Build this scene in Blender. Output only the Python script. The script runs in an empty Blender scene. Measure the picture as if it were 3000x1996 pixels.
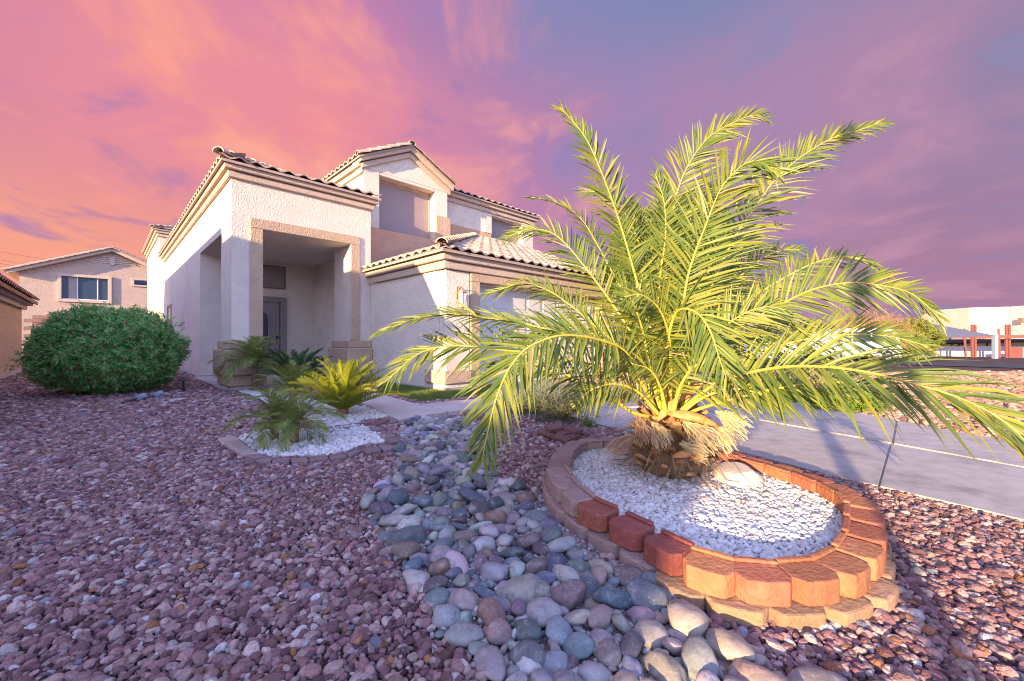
import bpy, bmesh, math, random
import numpy as np
from mathutils import Vector, Matrix, Euler, Quaternion
from mathutils import noise as mnoise

rng = random.Random(7)
nrg = np.random.default_rng(11)
S = bpy.context.scene
COL = S.collection
R = math.radians

# ------------------------------------------------------------------ camera
cam_d = bpy.data.cameras.new('camera'); cam = bpy.data.objects.new('camera', cam_d); COL.objects.link(cam)
cam.location = (0, 0, 1.0); cam.rotation_euler = (R(90), 0, 0)
cam_d.sensor_width = 36; cam_d.lens = 14.52; cam_d.clip_start = .05; cam_d.clip_end = 2000
S.camera = cam
S.cycles.filter_width = 1.0; S.cycles.use_denoising = True; S.cycles.denoising_input_passes = 'RGB_ALBEDO_NORMAL'; S.cycles.denoising_prefilter = 'ACCURATE'

# ------------------------------------------------------------------ exposure, sun, sky
EXPO = 1.5
S.view_settings.view_transform = 'Standard'; S.view_settings.look = 'None'
S.view_settings.exposure = EXPO; S.view_settings.gamma = 1; S.view_settings.use_curve_mapping = False
SUN_EL, SUN_AZ = R(9.5), R(32.4)          # light travels towards azimuth 32.4 deg right of +Y
sun_d = bpy.data.lights.new('sun', 'SUN'); sun = bpy.data.objects.new('sun', sun_d); COL.objects.link(sun)
sun_d.energy = 5.0; sun_d.angle = R(.5); sun_d.color = (1, .70, .39)
ldir = Vector((math.sin(SUN_AZ)*math.cos(SUN_EL), math.cos(SUN_AZ)*math.cos(SUN_EL), -math.sin(SUN_EL)))
sun.rotation_euler = ldir.to_track_quat('-Z', 'Y').to_euler()

def lin(c):
    return tuple((v/255/12.92 if v/255 <= .04045 else ((v/255+.055)/1.055)**2.4) for v in c)

def nn(nt, typ, ins=None, **props):
    n = nt.nodes.new(typ)
    for k, v in props.items(): setattr(n, k, v)
    if ins:
        for k, v in ins.items():
            s = n.inputs[k]
            if isinstance(v, bpy.types.NodeSocket): nt.links.new(v, s)
            else: s.default_value = v
    return n
def mth(nt, op, a, b=0.0, c=None, clamp=False):
    ins = {0: a, 1: b}
    if c is not None: ins[2] = c
    n = nn(nt, 'ShaderNodeMath', ins, operation=op, use_clamp=clamp); return n.outputs[0]
def ramp(nt, fac, stops, interp='LINEAR'):
    n = nn(nt, 'ShaderNodeValToRGB', {0: fac}); cr = n.color_ramp; cr.interpolation = interp
    while len(cr.elements) < len(stops): cr.elements.new(.5)
    for e, (p, c) in zip(cr.elements, sorted(stops)):
        e.position = p; e.color = (*c[:3], 1)
    return n.outputs[0]
def mixc(nt, fac, a, b, mode='MIX'):
    n = nn(nt, 'ShaderNodeMix', data_type='RGBA', blend_type=mode, clamp_factor=True)
    for i, v in ((0, fac), (6, a), (7, b)):
        if isinstance(v, bpy.types.NodeSocket): nt.links.new(v, n.inputs[i])
        else: n.inputs[i].default_value = v if i == 0 else (*v[:3], 1)
    return n.outputs[2]
def mapr(nt, v, a, b, c=0., d=1.):
    return nn(nt, 'ShaderNodeMapRange', {0: v, 1: a, 2: b, 3: c, 4: d}, interpolation_type='SMOOTHSTEP').outputs[0]

W = bpy.data.worlds.new('World'); S.world = W; W.use_nodes = True
def build_world():
    nt = W.node_tree; nt.nodes.clear()
    d = nn(nt, 'ShaderNodeTexCoord').outputs['Generated']
    sx = nn(nt, 'ShaderNodeSeparateXYZ', {0: d}); x, y, z = sx.outputs
    az = mth(nt, 'ADD', mth(nt, 'DIVIDE', mth(nt, 'ARCTAN2', x, y), 2*math.pi), .5)
    el = mth(nt, 'DIVIDE', mth(nt, 'ARCSINE', z), math.pi/2)
    # cloud sheet seen in perspective: flat layer coordinates
    den = mth(nt, 'ADD', mth(nt, 'ABSOLUTE', z), .16)
    cx, cy = mth(nt, 'DIVIDE', x, den), mth(nt, 'DIVIDE', y, den)
    cv = nn(nt, 'ShaderNodeCombineXYZ', {0: cx, 1: cy}).outputs[0]
    m = nn(nt, 'ShaderNodeMapping', {0: cv, 1: (.4, 1.7, 0), 2: (0, 0, R(24)), 3: (1.35, 1.0, 1)}).outputs[0]
    n1 = nn(nt, 'ShaderNodeTexNoise', {'Vector': m, 'Scale': 1.25, 'Detail': 9, 'Roughness': .58, 'Distortion': .45}).outputs[0]
    m2 = nn(nt, 'ShaderNodeMapping', {0: cv, 1: (7.3, 2.2, 0), 2: (0, 0, R(-35)), 3: (.9, .5, 1)}).outputs[0]
    n2 = nn(nt, 'ShaderNodeTexNoise', {'Vector': m2, 'Scale': .9, 'Detail': 6, 'Roughness': .5, 'Distortion': .7}).outputs[0]
    a1 = mth(nt, 'SUBTRACT', n1, .5); a2 = mth(nt, 'SUBTRACT', n2, .5)
    az2 = mth(nt, 'ADD', mth(nt, 'ADD', az, mth(nt, 'MULTIPLY', a2, .13)), mth(nt, 'MULTIPLY', a1, -.10))
    el2 = mth(nt, 'ADD', el, mth(nt, 'MULTIPLY', a1, .26))
    L = lambda *s: [(p, lin(c)) for p, c in s]
    low = ramp(nt, az2, L((.22,(160,150,205)),(.34,(252,160,118)),(.395,(242,146,124)),(.44,(230,136,145)),(.49,(206,126,160)),(.54,(190,118,168)),(.59,(180,124,168)),(.642,(168,108,148)),(.75,(140,120,180))))
    mid = ramp(nt, az2, L((.22,(160,160,215)),(.35,(208,124,152)),(.39,(228,132,150)),(.445,(236,130,142)),(.48,(220,124,152)),(.52,(184,118,168)),(.56,(152,120,178)),(.61,(172,120,166)),(.645,(138,116,164)),(.75,(120,130,195))))
    high = ramp(nt, az2, L((.22,(160,170,225)),(.35,(200,118,158)),(.41,(214,124,160)),(.45,(202,116,166)),(.49,(168,117,175)),(.53,(124,122,180)),(.59,(92,120,176)),(.645,(78,114,166)),(.75,(115,140,200))))
    c = mixc(nt, mapr(nt, el2, .06, .25), low, mid)
    c = mixc(nt, mapr(nt, el2, .30, .43), c, high)
    # glowing wisps and mauve gaps in the lit part of the cloud sheet
    wm = mapr(nt, az, .70, .36)
    wisp = mth(nt, 'MULTIPLY', mapr(nt, n1, .49, .62), mth(nt, 'ADD', mth(nt, 'MULTIPLY', wm, .62), .16))
    c = mixc(nt, wisp, c, mixc(nt, wm, lin((212,128,164)), lin((255,152,124))))
    c = mixc(nt, mth(nt, 'MULTIPLY', mth(nt, 'MULTIPLY', mapr(nt, n1, .56, .70), wm), .55), c, lin((255,178,142)))
    gap = mth(nt, 'MULTIPLY', mapr(nt, n1, .47, .35), .75)
    c = mixc(nt, gap, c, mixc(nt, wm, lin((104,124,182)), lin((160,116,172))))
    c = mixc(nt, .07, c, lin((208,176,208)))
    c = nn(nt, 'ShaderNodeHueSaturation', {'Saturation': mth(nt, 'ADD', .80, mth(nt, 'MULTIPLY', wm, .16)), 'Value': 1.03, 'Color': c}).outputs[0]
    # overhead and on the sun's side the sky opens to clear pale blue
    sky = nn(nt, 'ShaderNodeTexSky', sky_type='NISHITA', sun_disc=False)
    sky.sun_elevation = SUN_EL; sky.sun_rotation = math.atan2(-ldir.x, -ldir.y); sky.air_density = 1.0; sky.dust_density = .6
    nsk = mixc(nt, 1.0, sky.outputs[0], (NK, NK, NK), 'MULTIPLY')
    clear = mixc(nt, 1.0, nsk, lin((154,165,234)), 'ADD')
    back = mth(nt, 'MAXIMUM', mapr(nt, y, .35, -.45), mapr(nt, el, .47, .85))
    c = mixc(nt, back, c, mixc(nt, 1.0, clear, (BK, BK, BK), 'MULTIPLY'))
    bg = nn(nt, 'ShaderNodeBackground', {0: c, 1: 2**-EXPO})
    nt.links.new(bg.outputs[0], nn(nt, 'ShaderNodeOutputWorld').inputs[0])
NK, BK = .10, 2.05
build_world()

# ------------------------------------------------------------------ projection helpers (photo pixel -> place)
F = 1210.0
def px(x, y, Y):            # point at depth Y
    return Vector(((x-1500)/F*Y, Y, 1+(998-y)/F*Y))
def gp(x, y, z=0.0):        # point on level z
    Y = F*(1-z)/(y-998); return Vector(((x-1500)/F*Y, Y, z))
def terr(X, Y):
    return -min(2.0, .012*max(0.0, X+Y-20))
def gpt(x, y):
    z = 0.0
    for _ in range(30): p = gp(x, y, z); z = .5*z+.5*terr(p.x, p.y)
    p = gp(x, y, z); return p
ORI = Vector((-5.502, 8.1, 0)); HA = R(44.67)
AX = Vector((math.cos(HA), math.sin(HA), 0)); BX = Vector((-math.sin(HA), math.cos(HA), 0))
def hl(a, b, z=0.0): return ORI + AX*a + BX*b + Vector((0, 0, z))

# ------------------------------------------------------------------ object helpers
def link(o, parent=None):
    COL.objects.link(o)
    if parent is not None: o.parent = parent
    return o
def tag(o, label=None, cat=None, group=None, kind=None):
    for k, v in (('label', label), ('category', cat), ('group', group), ('kind', kind)):
        if v: o[k] = v
    return o
def empty(name, loc, rz=0, label=None, cat=None, group=None):
    o = bpy.data.objects.new(name, None); o.location = loc; o.rotation_euler = (0, 0, rz); o.empty_display_size = .1
    link(o); return tag(o, label, cat, group)
class MB:
    def __init__(s): s.v = []; s.f = []
    def add(s, vs, fs):
        k = len(s.v); s.v += [tuple(p) for p in vs]; s.f += [tuple(i+k for i in f) for f in fs]; return s
    def box(s, x0, x1, y0, y1, z0, z1):
        return s.add([(x0,y0,z0),(x1,y0,z0),(x1,y1,z0),(x0,y1,z0),(x0,y0,z1),(x1,y0,z1),(x1,y1,z1),(x0,y1,z1)],
                     [(0,3,2,1),(4,5,6,7),(0,1,5,4),(1,2,6,5),(2,3,7,6),(3,0,4,7)])
    def prism(s, poly, z0, z1):          # poly: [(x,y)] counter-clockwise, z0/z1 numbers
        n = len(poly)
        a = sum(poly[i][0]*poly[(i+1)%n][1]-poly[(i+1)%n][0]*poly[i][1] for i in range(n))
        if a < 0: poly = poly[::-1]
        return s.add([(p[0],p[1],z0) for p in poly]+[(p[0],p[1],z1) for p in poly],
                     [tuple(range(n))[::-1], tuple(range(n,2*n))]+[(i,(i+1)%n,n+(i+1)%n,n+i) for i in range(n)])
    def slab(s, poly, t):                # poly: 3D points, thickened downwards by t
        n = len(poly)
        return s.add([tuple(p) for p in poly]+[(p[0],p[1],p[2]-t) for p in poly],
                     [tuple(range(n)), tuple(range(n,2*n))[::-1]]+[(i,n+i,n+(i+1)%n,(i+1)%n) for i in range(n)])
    def tube(s, pts, rad, n=6, flat=1.0, cap=True):
        pts = [Vector(p) for p in pts]; k0 = len(s.v); m = len(pts); up = Vector((0,0,1))
        for i, p in enumerate(pts):
            t = (pts[min(i+1,m-1)]-pts[max(i-1,0)]).normalized()
            u = t.cross(up)
            if u.length < 1e-3: u = t.cross(Vector((0,1,0)))
            u.normalize(); w = u.cross(t)
            r = rad[i] if isinstance(rad, (list, tuple)) else rad
            for j in range(n):
                a = 2*math.pi*j/n; s.v.append(tuple(p+u*math.cos(a)*r+w*math.sin(a)*r*flat))
        for i in range(m-1):
            for j in range(n):
                a = k0+i*n+j; b = k0+i*n+(j+1)%n; s.f.append((a,b,b+n,a+n))
        if cap: s.f.append(tuple(range(k0,k0+n))[::-1]); s.f.append(tuple(range(k0+(m-1)*n,k0+m*n)))
        return s
    def lathe(s, c, prof, n=12):
        k0 = len(s.v); c = Vector(c)
        for r, z in prof:
            for j in range(n):
                a = 2*math.pi*j/n; s.v.append((c.x+r*math.cos(a), c.y+r*math.sin(a), c.z+z))
        for i in range(len(prof)-1):
            for j in range(n):
                a = k0+i*n+j; b = k0+i*n+(j+1)%n; s.f.append((a,b,b+n,a+n))
        s.f.append(tuple(range(k0,k0+n))[::-1]); s.f.append(tuple(range(k0+(len(prof)-1)*n,k0+len(prof)*n)))
        return s
    def mesh(s, name, mat, smooth=False):
        me = bpy.data.meshes.new(name); me.from_pydata(s.v, [], s.f); me.validate()
        if mat: me.materials.append(mat)
        if smooth: me.shade_smooth()
        me.update(); return me
    def build(s, name, mat, parent=None, smooth=False, bevel=0, seg=1):
        o = link(bpy.data.objects.new(name, s.mesh(name, mat, smooth)), parent)
        if bevel:
            b = o.modifiers.new('bevel', 'BEVEL'); b.width = bevel; b.segments = seg; b.limit_method = 'ANGLE'
        return o
def obj(name, me, parent=None, M=None):
    o = link(bpy.data.objects.new(name, me), parent)
    if M is not None: o.matrix_basis = M
    return o

# ------------------------------------------------------------------ materials
def pmat(name, c1, c2=None, scale=6, rough=.85, bump=0, bscale=40, bdist=.02, rand=0, stops=None, spec=.25,
         trans=0, c3=None, s3=1.2, f3=.5, metal=0, bdet=3, tcol=None, isle=None, c_dark=None):
    m = bpy.data.materials.new(name); m.use_nodes = True; nt = m.node_tree; nt.nodes.clear()
    pos = nn(nt, 'ShaderNodeNewGeometry').outputs['Position']
    oi = nn(nt, 'ShaderNodeObjectInfo').outputs['Random']
    if stops: c = ramp(nt, oi, [(p, q) for p, q in stops], 'CONSTANT')
    else: c = None
    no = nn(nt, 'ShaderNodeTexNoise', {'Vector': pos, 'Scale': scale, 'Detail': 5, 'Roughness': .6}).outputs[0]
    if c is None:
        c = mixc(nt, mapr(nt, no, .32, .68), c1, c2 or c1)
    else:
        c = mixc(nt, mapr(nt, no, .25, .75, 0, .45), c, c2 or (.3,.28,.27))
    if c3:
        n3 = nn(nt, 'ShaderNodeTexNoise', {'Vector': pos, 'Scale': s3, 'Detail': 6, 'Roughness': .65}).outputs[0]
        c = mixc(nt, mapr(nt, n3, .5, .72, 0, f3), c, c3)
    if isle:
        ri = nn(nt, 'ShaderNodeNewGeometry').outputs['Random Per Island']
        c = mixc(nt, mapr(nt, ri, .35, 1.0, 0, .85), c, isle)
        c = mixc(nt, mapr(nt, mth(nt, 'FRACT', mth(nt, 'MULTIPLY', ri, 7.31)), .955, .965), c, (.40,.31,.15))
        c = mixc(nt, mapr(nt, ri, .22, .0, 0, .6), c, (c_dark if c_dark else (.05,.09,.02)))
    if rand:
        wn = nn(nt, 'ShaderNodeTexWhiteNoise', {'W': oi}, noise_dimensions='1D').outputs[0]
        hs = nn(nt, 'ShaderNodeHueSaturation', {'Hue': mth(nt, 'ADD', mth(nt, 'MULTIPLY', mth(nt, 'SUBTRACT', oi, .5), .03*rand*2), .5), 'Value': mth(nt, 'ADD', mth(nt, 'MULTIPLY', wn, rand), 1-rand/2), 'Color': c})
        c = hs.outputs[0]
    ins = {'Base Color': c, 'Roughness': rough, 'Specular IOR Level': spec, 'Metallic': metal}
    b = nn(nt, 'ShaderNodeBsdfPrincipled', ins)
    if bump:
        nb = nn(nt, 'ShaderNodeTexNoise', {'Vector': pos, 'Scale': bscale, 'Detail': bdet, 'Roughness': .6}).outputs[0]
        bn = nn(nt, 'ShaderNodeBump', {'Strength': bump, 'Distance': bdist, 'Height': nb})
        nt.links.new(bn.outputs[0], b.inputs['Normal'])
    out = b.outputs[0]
    if trans:
        tb = nn(nt, 'ShaderNodeBsdfTranslucent', {0: mixc(nt, .5, c, tcol or c)})
        out = nn(nt, 'ShaderNodeMixShader', {0: trans, 1: out, 2: tb.outputs[0]}).outputs[0]
    nt.links.new(out, nn(nt, 'ShaderNodeOutputMaterial').inputs[0])
    return m
M = {}
M['stucco'] = pmat('stucco', (.74,.655,.565), (.68,.60,.515), 3, .95, .75, 30, .03, c3=(.52,.45,.39), s3=.9, f3=.45, bdet=5)
M['tan'] = pmat('tan_stucco', (.53,.39,.275), (.47,.345,.245), 3, .95, .9, 28, .03)
M['salmon'] = pmat('salmon_stucco', (.58,.36,.25), (.52,.32,.22), 3, .95, .7, 30, .02)
M['concrete'] = pmat('concrete', (.44,.40,.365), (.36,.33,.31), 7, .9, .35, 90, .006, c3=(.20,.185,.18), s3=1.9, f3=.75)
M['path'] = pmat('path_concrete', (.52,.45,.42), (.45,.39,.37), 4, .9, .3, 70, .006, c3=(.36,.32,.31), s3=1.6, f3=.5)
M['foundation'] = pmat('foundation', (.56,.50,.47), (.48,.43,.41), 5, .9, .4, 60, .01)
M['tile'] = pmat('clay_tile', (.47,.36,.29), (.40,.31,.25), 9, .85, .25, 60, .006, rand=.35)
M['tile_dark'] = pmat('clay_tile_dark', (.42,.32,.27), (.34,.26,.22), 9, .85, .25, 60, .006, rand=.3)
M['tile_red'] = pmat('clay_tile_red', (.33,.17,.12), (.25,.13,.10), 9, .85, .25, 60, .006, rand=.3)
M['door'] = pmat('door_paint', (.27,.225,.215), (.25,.21,.20), 12, .55)
M['door_dark'] = pmat('door_shadow_gap', (.03,.03,.035), None, rough=.6)
M['screen'] = pmat('sun_screen', (.30,.25,.235), (.27,.225,.21), 30, .9)
M['blind'] = pmat('window_screen', (.34,.27,.27), (.30,.24,.25), 14, .8, .2, 90, .004)
M['frame'] = pmat('bronze_frame', (.17,.13,.11), None, rough=.5)
M['white'] = pmat('white_paint', (.76,.74,.74), (.71,.69,.69), 6, .6)
M['gdoor'] = pmat('garage_door_paint', (.66,.65,.67), (.62,.61,.63), 6, .6)
M['lampmetal'] = pmat('lamp_bronze', (.36,.27,.22), (.3,.22,.18), 20, .6)
M['lampglass'] = pmat('lamp_frosted_glass', (.82,.80,.78), None, rough=.3, spec=.5)
M['black'] = pmat('black_metal', (.025,.025,.028), None, rough=.5, spec=.5)
M['neigh'] = pmat('neighbour_stucco', (.52,.41,.35), (.46,.365,.31), 3, .95, .9, 20, .03)
M['neigh2'] = pmat('neighbour_stucco_warm_lit', (.58,.41,.31), (.52,.365,.27), 3, .95, .9, 24, .03)  # warm bounce light is put into the wall's base colour
M['cream'] = pmat('cream_trim', (.58,.47,.40), (.53,.43,.37), 6, .8)
M['cmu'] = pmat('pink_block', (.40,.255,.22), (.34,.215,.19), 5, .95, .6, 60, .01, rand=.2)
M['soil'] = pmat('lava_soil', (.055,.033,.032), (.09,.052,.05), 30, .95, .8, 60, .02, c3=(.22,.15,.13), s3=.6, f3=.4)
M['asphalt'] = pmat('asphalt', (.06,.06,.068), (.05,.05,.055), 8, .9, .3, 80, .006)
M['glass'] = pmat('window_glass', (.03,.055,.10), None, rough=.08, spec=.35)
M['curtain'] = pmat('curtain', (.42,.38,.34), (.3,.27,.25), 14, .9)
M['creeksoil'] = pmat('creek_soil', (.17,.125,.12), (.26,.2,.19), 40, .95, .7, 70, .015)
M['bedsoil'] = pmat('bed_soil', (.5,.47,.46), (.36,.33,.32), 50, .95, .7, 80, .015)
M['leaflet'] = pmat('palm_leaflet', (.15,.21,.035), (.09,.155,.03), 7, .45, trans=.22, spec=.4, c3=(.26,.25,.05), s3=2.5, f3=.5, isle=(.275,.28,.04), tcol=(.36,.36,.03))
M['rachis'] = pmat('palm_rachis', (.52,.43,.06), (.42,.36,.07), 9, .55, spec=.35)
M['straw'] = pmat('palm_straw', (.38,.26,.15), (.15,.10,.065), 14, .9, trans=.15)
M['fibre'] = pmat('palm_fibre', (.30,.20,.12), (.17,.11,.07), 18, .95, .8, 60, .02)
M['boot'] = pmat('palm_boot', (.46,.27,.12), (.30,.18,.09), 16, .9, .6, 50, .01, rand=.4)
M['spathe'] = pmat('palm_spathe', (.50,.19,.04), (.58,.33,.13), 24, .6, spec=.35, trans=.1)
M['pygmy'] = pmat('pygmy_leaflet', (.13,.22,.05), (.20,.27,.055), 6, .55, isle=(.34,.33,.10), trans=.25, spec=.35, tcol=(.3,.34,.04))
M['sago'] = pmat('sago_leaflet_sunlit', (.24,.29,.025), (.31,.32,.025), 7, .5, trans=.25, spec=.35, tcol=(.4,.38,.02))  # sunlit copy of the sago leaf, yellow of the sun put into the colour
M['sago_shaded'] = pmat('sago_leaflet_shaded', (.04,.10,.035), (.06,.13,.035), 7, .5, trans=.2, spec=.35)  # shaded copy of the sago leaf, darker green stands for shade
M['bush'] = pmat('bush_leaf', (.08,.31,.06), (.13,.42,.10), 3, .42, trans=.2, spec=.45, rand=.5, isle=(.19,.48,.15), c_dark=(.03,.09,.03))
M['bushcore'] = pmat('bush_dark_core', (.03,.045,.02), (.05,.05,.03), 12, .95)  # near-black core colour, stands for shade inside the bush
M['shrub'] = pmat('shrub_leaf', (.10,.13,.06), (.14,.15,.08), 5, .6, trans=.2, rand=.5)
M['lime'] = pmat('lime_leaf', (.19,.28,.035), (.13,.23,.03), 5, .6, trans=.25, rand=.4)
M['treeleaf'] = pmat('tree_leaf', (.09,.15,.03), (.14,.19,.04), 4, .55, trans=.25, rand=.4)
M['rusttree'] = pmat('bare_tree_twig', (.34,.21,.10), (.28,.19,.09), 5, .8, rand=.4)
M['yellowleaf'] = pmat('yellow_green_leaf', (.26,.28,.04), (.19,.24,.035), 5, .6, trans=.25, rand=.4)
M['bark'] = pmat('bark', (.16,.11,.08), (.11,.08,.06), 14, .95, .8, 40, .02)
M['grass'] = pmat('grass_blade', (.11,.19,.04), (.20,.24,.06), 5, .7, trans=.25)
M['grasssoil'] = pmat('lawn_soil', (.09,.12,.035), (.13,.13,.05), 14, .95)
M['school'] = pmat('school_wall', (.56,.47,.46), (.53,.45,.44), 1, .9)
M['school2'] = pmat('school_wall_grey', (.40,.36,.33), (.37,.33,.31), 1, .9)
M['redsteel'] = pmat('red_steel', (.21,.075,.068), None, rough=.6)
M['canopy'] = pmat('grey_canopy', (.13,.14,.19), (.11,.12,.17), 3, .8)
M['bluepaint'] = pmat('blue_grey_paint', (.22,.29,.40), None, rough=.6)
M['dark'] = pmat('dark_opening', (.05,.045,.045), None, rough=.9)
M['rubber'] = pmat('rubber', (.02,.02,.022), None, rough=.8)
M['chrome'] = pmat('wheel_metal', (.5,.5,.5), None, rough=.35, metal=.8)
M['carwhite'] = pmat('white_car_paint', (.78,.78,.78), None, rough=.25, spec=.5)
M['taillight'] = pmat('red_lens', (.35,.02,.02), None, rough=.2, spec=.5)
def blockmat(name, c1, c2, c3, f3=.4): return pmat(name, c1, c2, 26, .95, 1, 48, .012, c3=c3, s3=11, f3=.65, rand=.3, bdet=6)
M['block_red'] = blockmat('red_block', (.27,.085,.065), (.22,.07,.055), (.33,.13,.10))
M['block_mauve'] = blockmat('mauve_block', (.34,.235,.21), (.28,.195,.18), (.40,.29,.26))
M['block_tan'] = blockmat('tan_block', (.36,.22,.135), (.29,.175,.11), (.44,.31,.22))
M['block_terra'] = blockmat('terracotta_block', (.40,.155,.085), (.34,.13,.075), (.46,.22,.12))
M['paver'] = blockmat('mauve_paver', (.27,.19,.19), (.22,.155,.16), (.36,.27,.25))
M['paver_pale'] = blockmat('pale_paver', (.46,.36,.32), (.4,.31,.28), (.52,.42,.37))
M['paver_red'] = blockmat('red_paver', (.20,.095,.085), (.16,.08,.075), (.27,.15,.13))
M['boulder'] = pmat('pale_boulder', (.58,.50,.47), (.50,.42,.40), 9, .9, .6, 50, .01, c3=(.42,.33,.32), s3=5, f3=.6)
M['stone'] = pmat('creek_stone', None, (.24,.235,.24), 26, .8, .35, 60, .008, spec=.3, c3=(.52,.48,.47), s3=16, f3=.3,
    stops=[(0,(.105,.115,.135)),(.13,(.19,.205,.225)),(.27,(.25,.18,.19)),(.38,(.115,.155,.18)),(.49,(.29,.255,.235)),(.58,(.40,.37,.36)),(.67,(.155,.115,.135)),(.76,(.33,.245,.225)),(.85,(.215,.225,.205)),(.93,(.30,.215,.15))])
M['lava'] = pmat('lava_gravel', None, (.15,.08,.085), 70, .95, 1, 110, .012, spec=.15, rand=.7,
    stops=[(0,(.28,.155,.15)),(.2,(.37,.225,.21)),(.38,(.185,.098,.098)),(.52,(.45,.31,.29)),(.68,(.32,.195,.195)),(.80,(.51,.38,.355)),(.91,(.36,.14,.08)),(.94,(.52,.49,.47)),(.985,(.22,.28,.33))])
M['fines'] = pmat('gravel_fines', None, (.06,.035,.035), 70, .95, .8, 140, .008, spec=.1, rand=.6,  # grit darker than the stones, shade of the gaps put into its colour
    stops=[(0,(.09,.05,.05)),(.35,(.14,.08,.08)),(.65,(.06,.04,.04)),(.88,(.25,.17,.165))])
M['tangravel'] = pmat('tan_gravel', None, (.30,.19,.14), 60, .95, .8, 120, .008, spec=.15,
    stops=[(0,(.33,.2,.15)),(.25,(.40,.27,.2)),(.5,(.26,.155,.12)),(.7,(.46,.33,.26)),(.9,(.22,.11,.09))])
M['whitegravel'] = pmat('white_gravel', None, (.62,.6,.59), 60, .85, .5, 120, .006, spec=.25,
    stops=[(0,(.66,.645,.63)),(.3,(.56,.55,.55)),(.5,(.71,.69,.67)),(.75,(.48,.47,.475)),(.88,(.60,.53,.47)),(.95,(.40,.37,.36))])

# ================================================================== THE SETTING
def sheet(name, mat, f, xs, ys, kind='structure'):
    vs = [(x, y, f(x, y)) for y in ys for x in xs]; nx = len(xs)
    fs = [(j*nx+i, j*nx+i+1, (j+1)*nx+i+1, (j+1)*nx+i) for j in range(len(ys)-1) for i in range(nx-1)]
    o = MB().add(vs, fs).build(name, mat); o['kind'] = kind; return o
gxs = sorted(set([-900,-300,-120]+list(range(-60,121,6))+[200,400,900])); gys = sorted(set([-200,-60]+list(range(-24,121,6))+[200,400,1200]))
sheet('ground', M['soil'], lambda x, y: terr(x, y), gxs, gys)

def poly_px(pts, z=0.0): return [gp(x, y, z) for x, y in pts]
def xy(ps): return [(p.x, p.y) for p in ps]

# street beyond the yard on the right, follows the fall of the ground
st = MB(); L_, R_ = [], []
for k in range(13):
    b = -24+k*5.0
    l, r = ORI+AX*(27)+BX*b, ORI+AX*(35.5)+BX*b
    L_.append(l); R_.append(r)
vs = [(p.x, p.y, terr(p.x, p.y)+.03) for p in L_]+[(p.x, p.y, terr(p.x, p.y)+.03) for p in R_]
st.add(vs, [(i, 13+i, 14+i, i+1) for i in range(12)])
tag(st.build('street', M['asphalt']), kind='structure')

# driveway: slabs with open joints
drv = empty('driveway', gp(2300, 1250)); drv['kind'] = 'structure'
def line_pt(p, q, t): return (p[0]+(q[0]-p[0])*t, p[1]+(q[1]-p[1])*t)
def inset(poly, d):
    c = [sum(p[0] for p in poly)/len(poly), sum(p[1] for p in poly)/len(poly)]
    n = len(poly); out = []
    area = sum(poly[i][0]*poly[(i+1)%n][1]-poly[(i+1)%n][0]*poly[i][1] for i in range(n))
    sg = 1 if area > 0 else -1
    for i in range(n):
        p0, p1, p2 = Vector(poly[i-1]), Vector(poly[i]), Vector(poly[(i+1)%n])
        e1, e2 = (p1-p0).normalized(), (p2-p1).normalized()
        n1, n2 = Vector((-e1.y, e1.x))*sg, Vector((-e2.y, e2.x))*sg
        k = max(.3, 1+n1.dot(n2)); out.append(tuple(p1+(n1+n2)*(d/k)))
    return out
far = [(1465,1112),(2000,1135),(2357,1186),(2625,1237),(3000,1308),(3400,1385)]
slabs = [
    [(1470,1112),(1760,1117),(1700,1196),(1452,1180)],
    [(1763,1117),(2030,1140),(2000,1196),(1704,1196)],
    [(2034,1140),(2357,1186),(2625,1236),(2613,1304),(2214,1232),(2004,1196)],
    [(1452,1182),(1702,1199),(2002,1199),(2214,1235),(2606,1307),(2573,1432),(2480,1412),(2320,1370),(2120,1318),(1930,1285),(1760,1250),(1640,1215)],
    [(2629,1238),(3000,1308),(3400,1385),(3400,1450),(3000,1376),(2618,1305)],
    [(2612,1308),(3000,1379),(3400,1453),(3400,1620),(3000,1534),(2577,1433)],
]
for s in slabs:
    P = inset([(p.x, p.y) for p in poly_px(s)], .002)
    o = MB().prism(P, -.1, .022).build('slab', M['concrete'], None, bevel=.002)
    o.parent = drv; o.matrix_parent_inverse = Matrix.Translation(-drv.location)
MBh = MB().prism(xy(poly_px([(1453,1180),(1471,1113),(2030,1139),(2357,1187),(2625,1238),(3000,1310),(3400,1387),(3400,1618),(3000,1532),(2577,1431),(2480,1410),(2320,1368),(2120,1317),(1930,1284),(1760,1249),(1640,1214)])), -.1, .006).build('joint_filler', M['concrete'], None)
MBh.parent = drv; MBh.matrix_parent_inverse = Matrix.Translation(-drv.location)
# walkway slabs
wlk = empty('walkway', gp(1250, 1200)); wlk['kind'] = 'structure'
for s in [[(1072,1186),(1170,1231),(1222,1219),(1312,1206),(1230,1186),(1193,1176),(1130,1158),(1010,1128),(940,1118),(945,1136)],
          [(1315,1206),(1400,1196),(1450,1184),(1468,1160),(1437,1163),(1370,1171),(1296,1178),(1234,1186)]]:
    P = inset([(p.x, p.y) for p in poly_px(s, .05)], .004)
    o = MB().prism(P, -.1, .055).build('slab', M['path'], None, bevel=.008); o.parent = wlk; o.matrix_parent_inverse = Matrix.Translation(-wlk.location)

# lawn patch
lawn_px = [(1105,1149),(1193,1172),(1240,1181),(1300,1174),(1372,1167),(1440,1158),(1462,1130),(1400,1128),(1310,1146),(1200,1128),(1130,1118)]
lawn = xy(poly_px(lawn_px))
tag(MB().prism(lawn, -.1, .015).build('lawn', M['grasssoil']), kind='structure')

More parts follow.
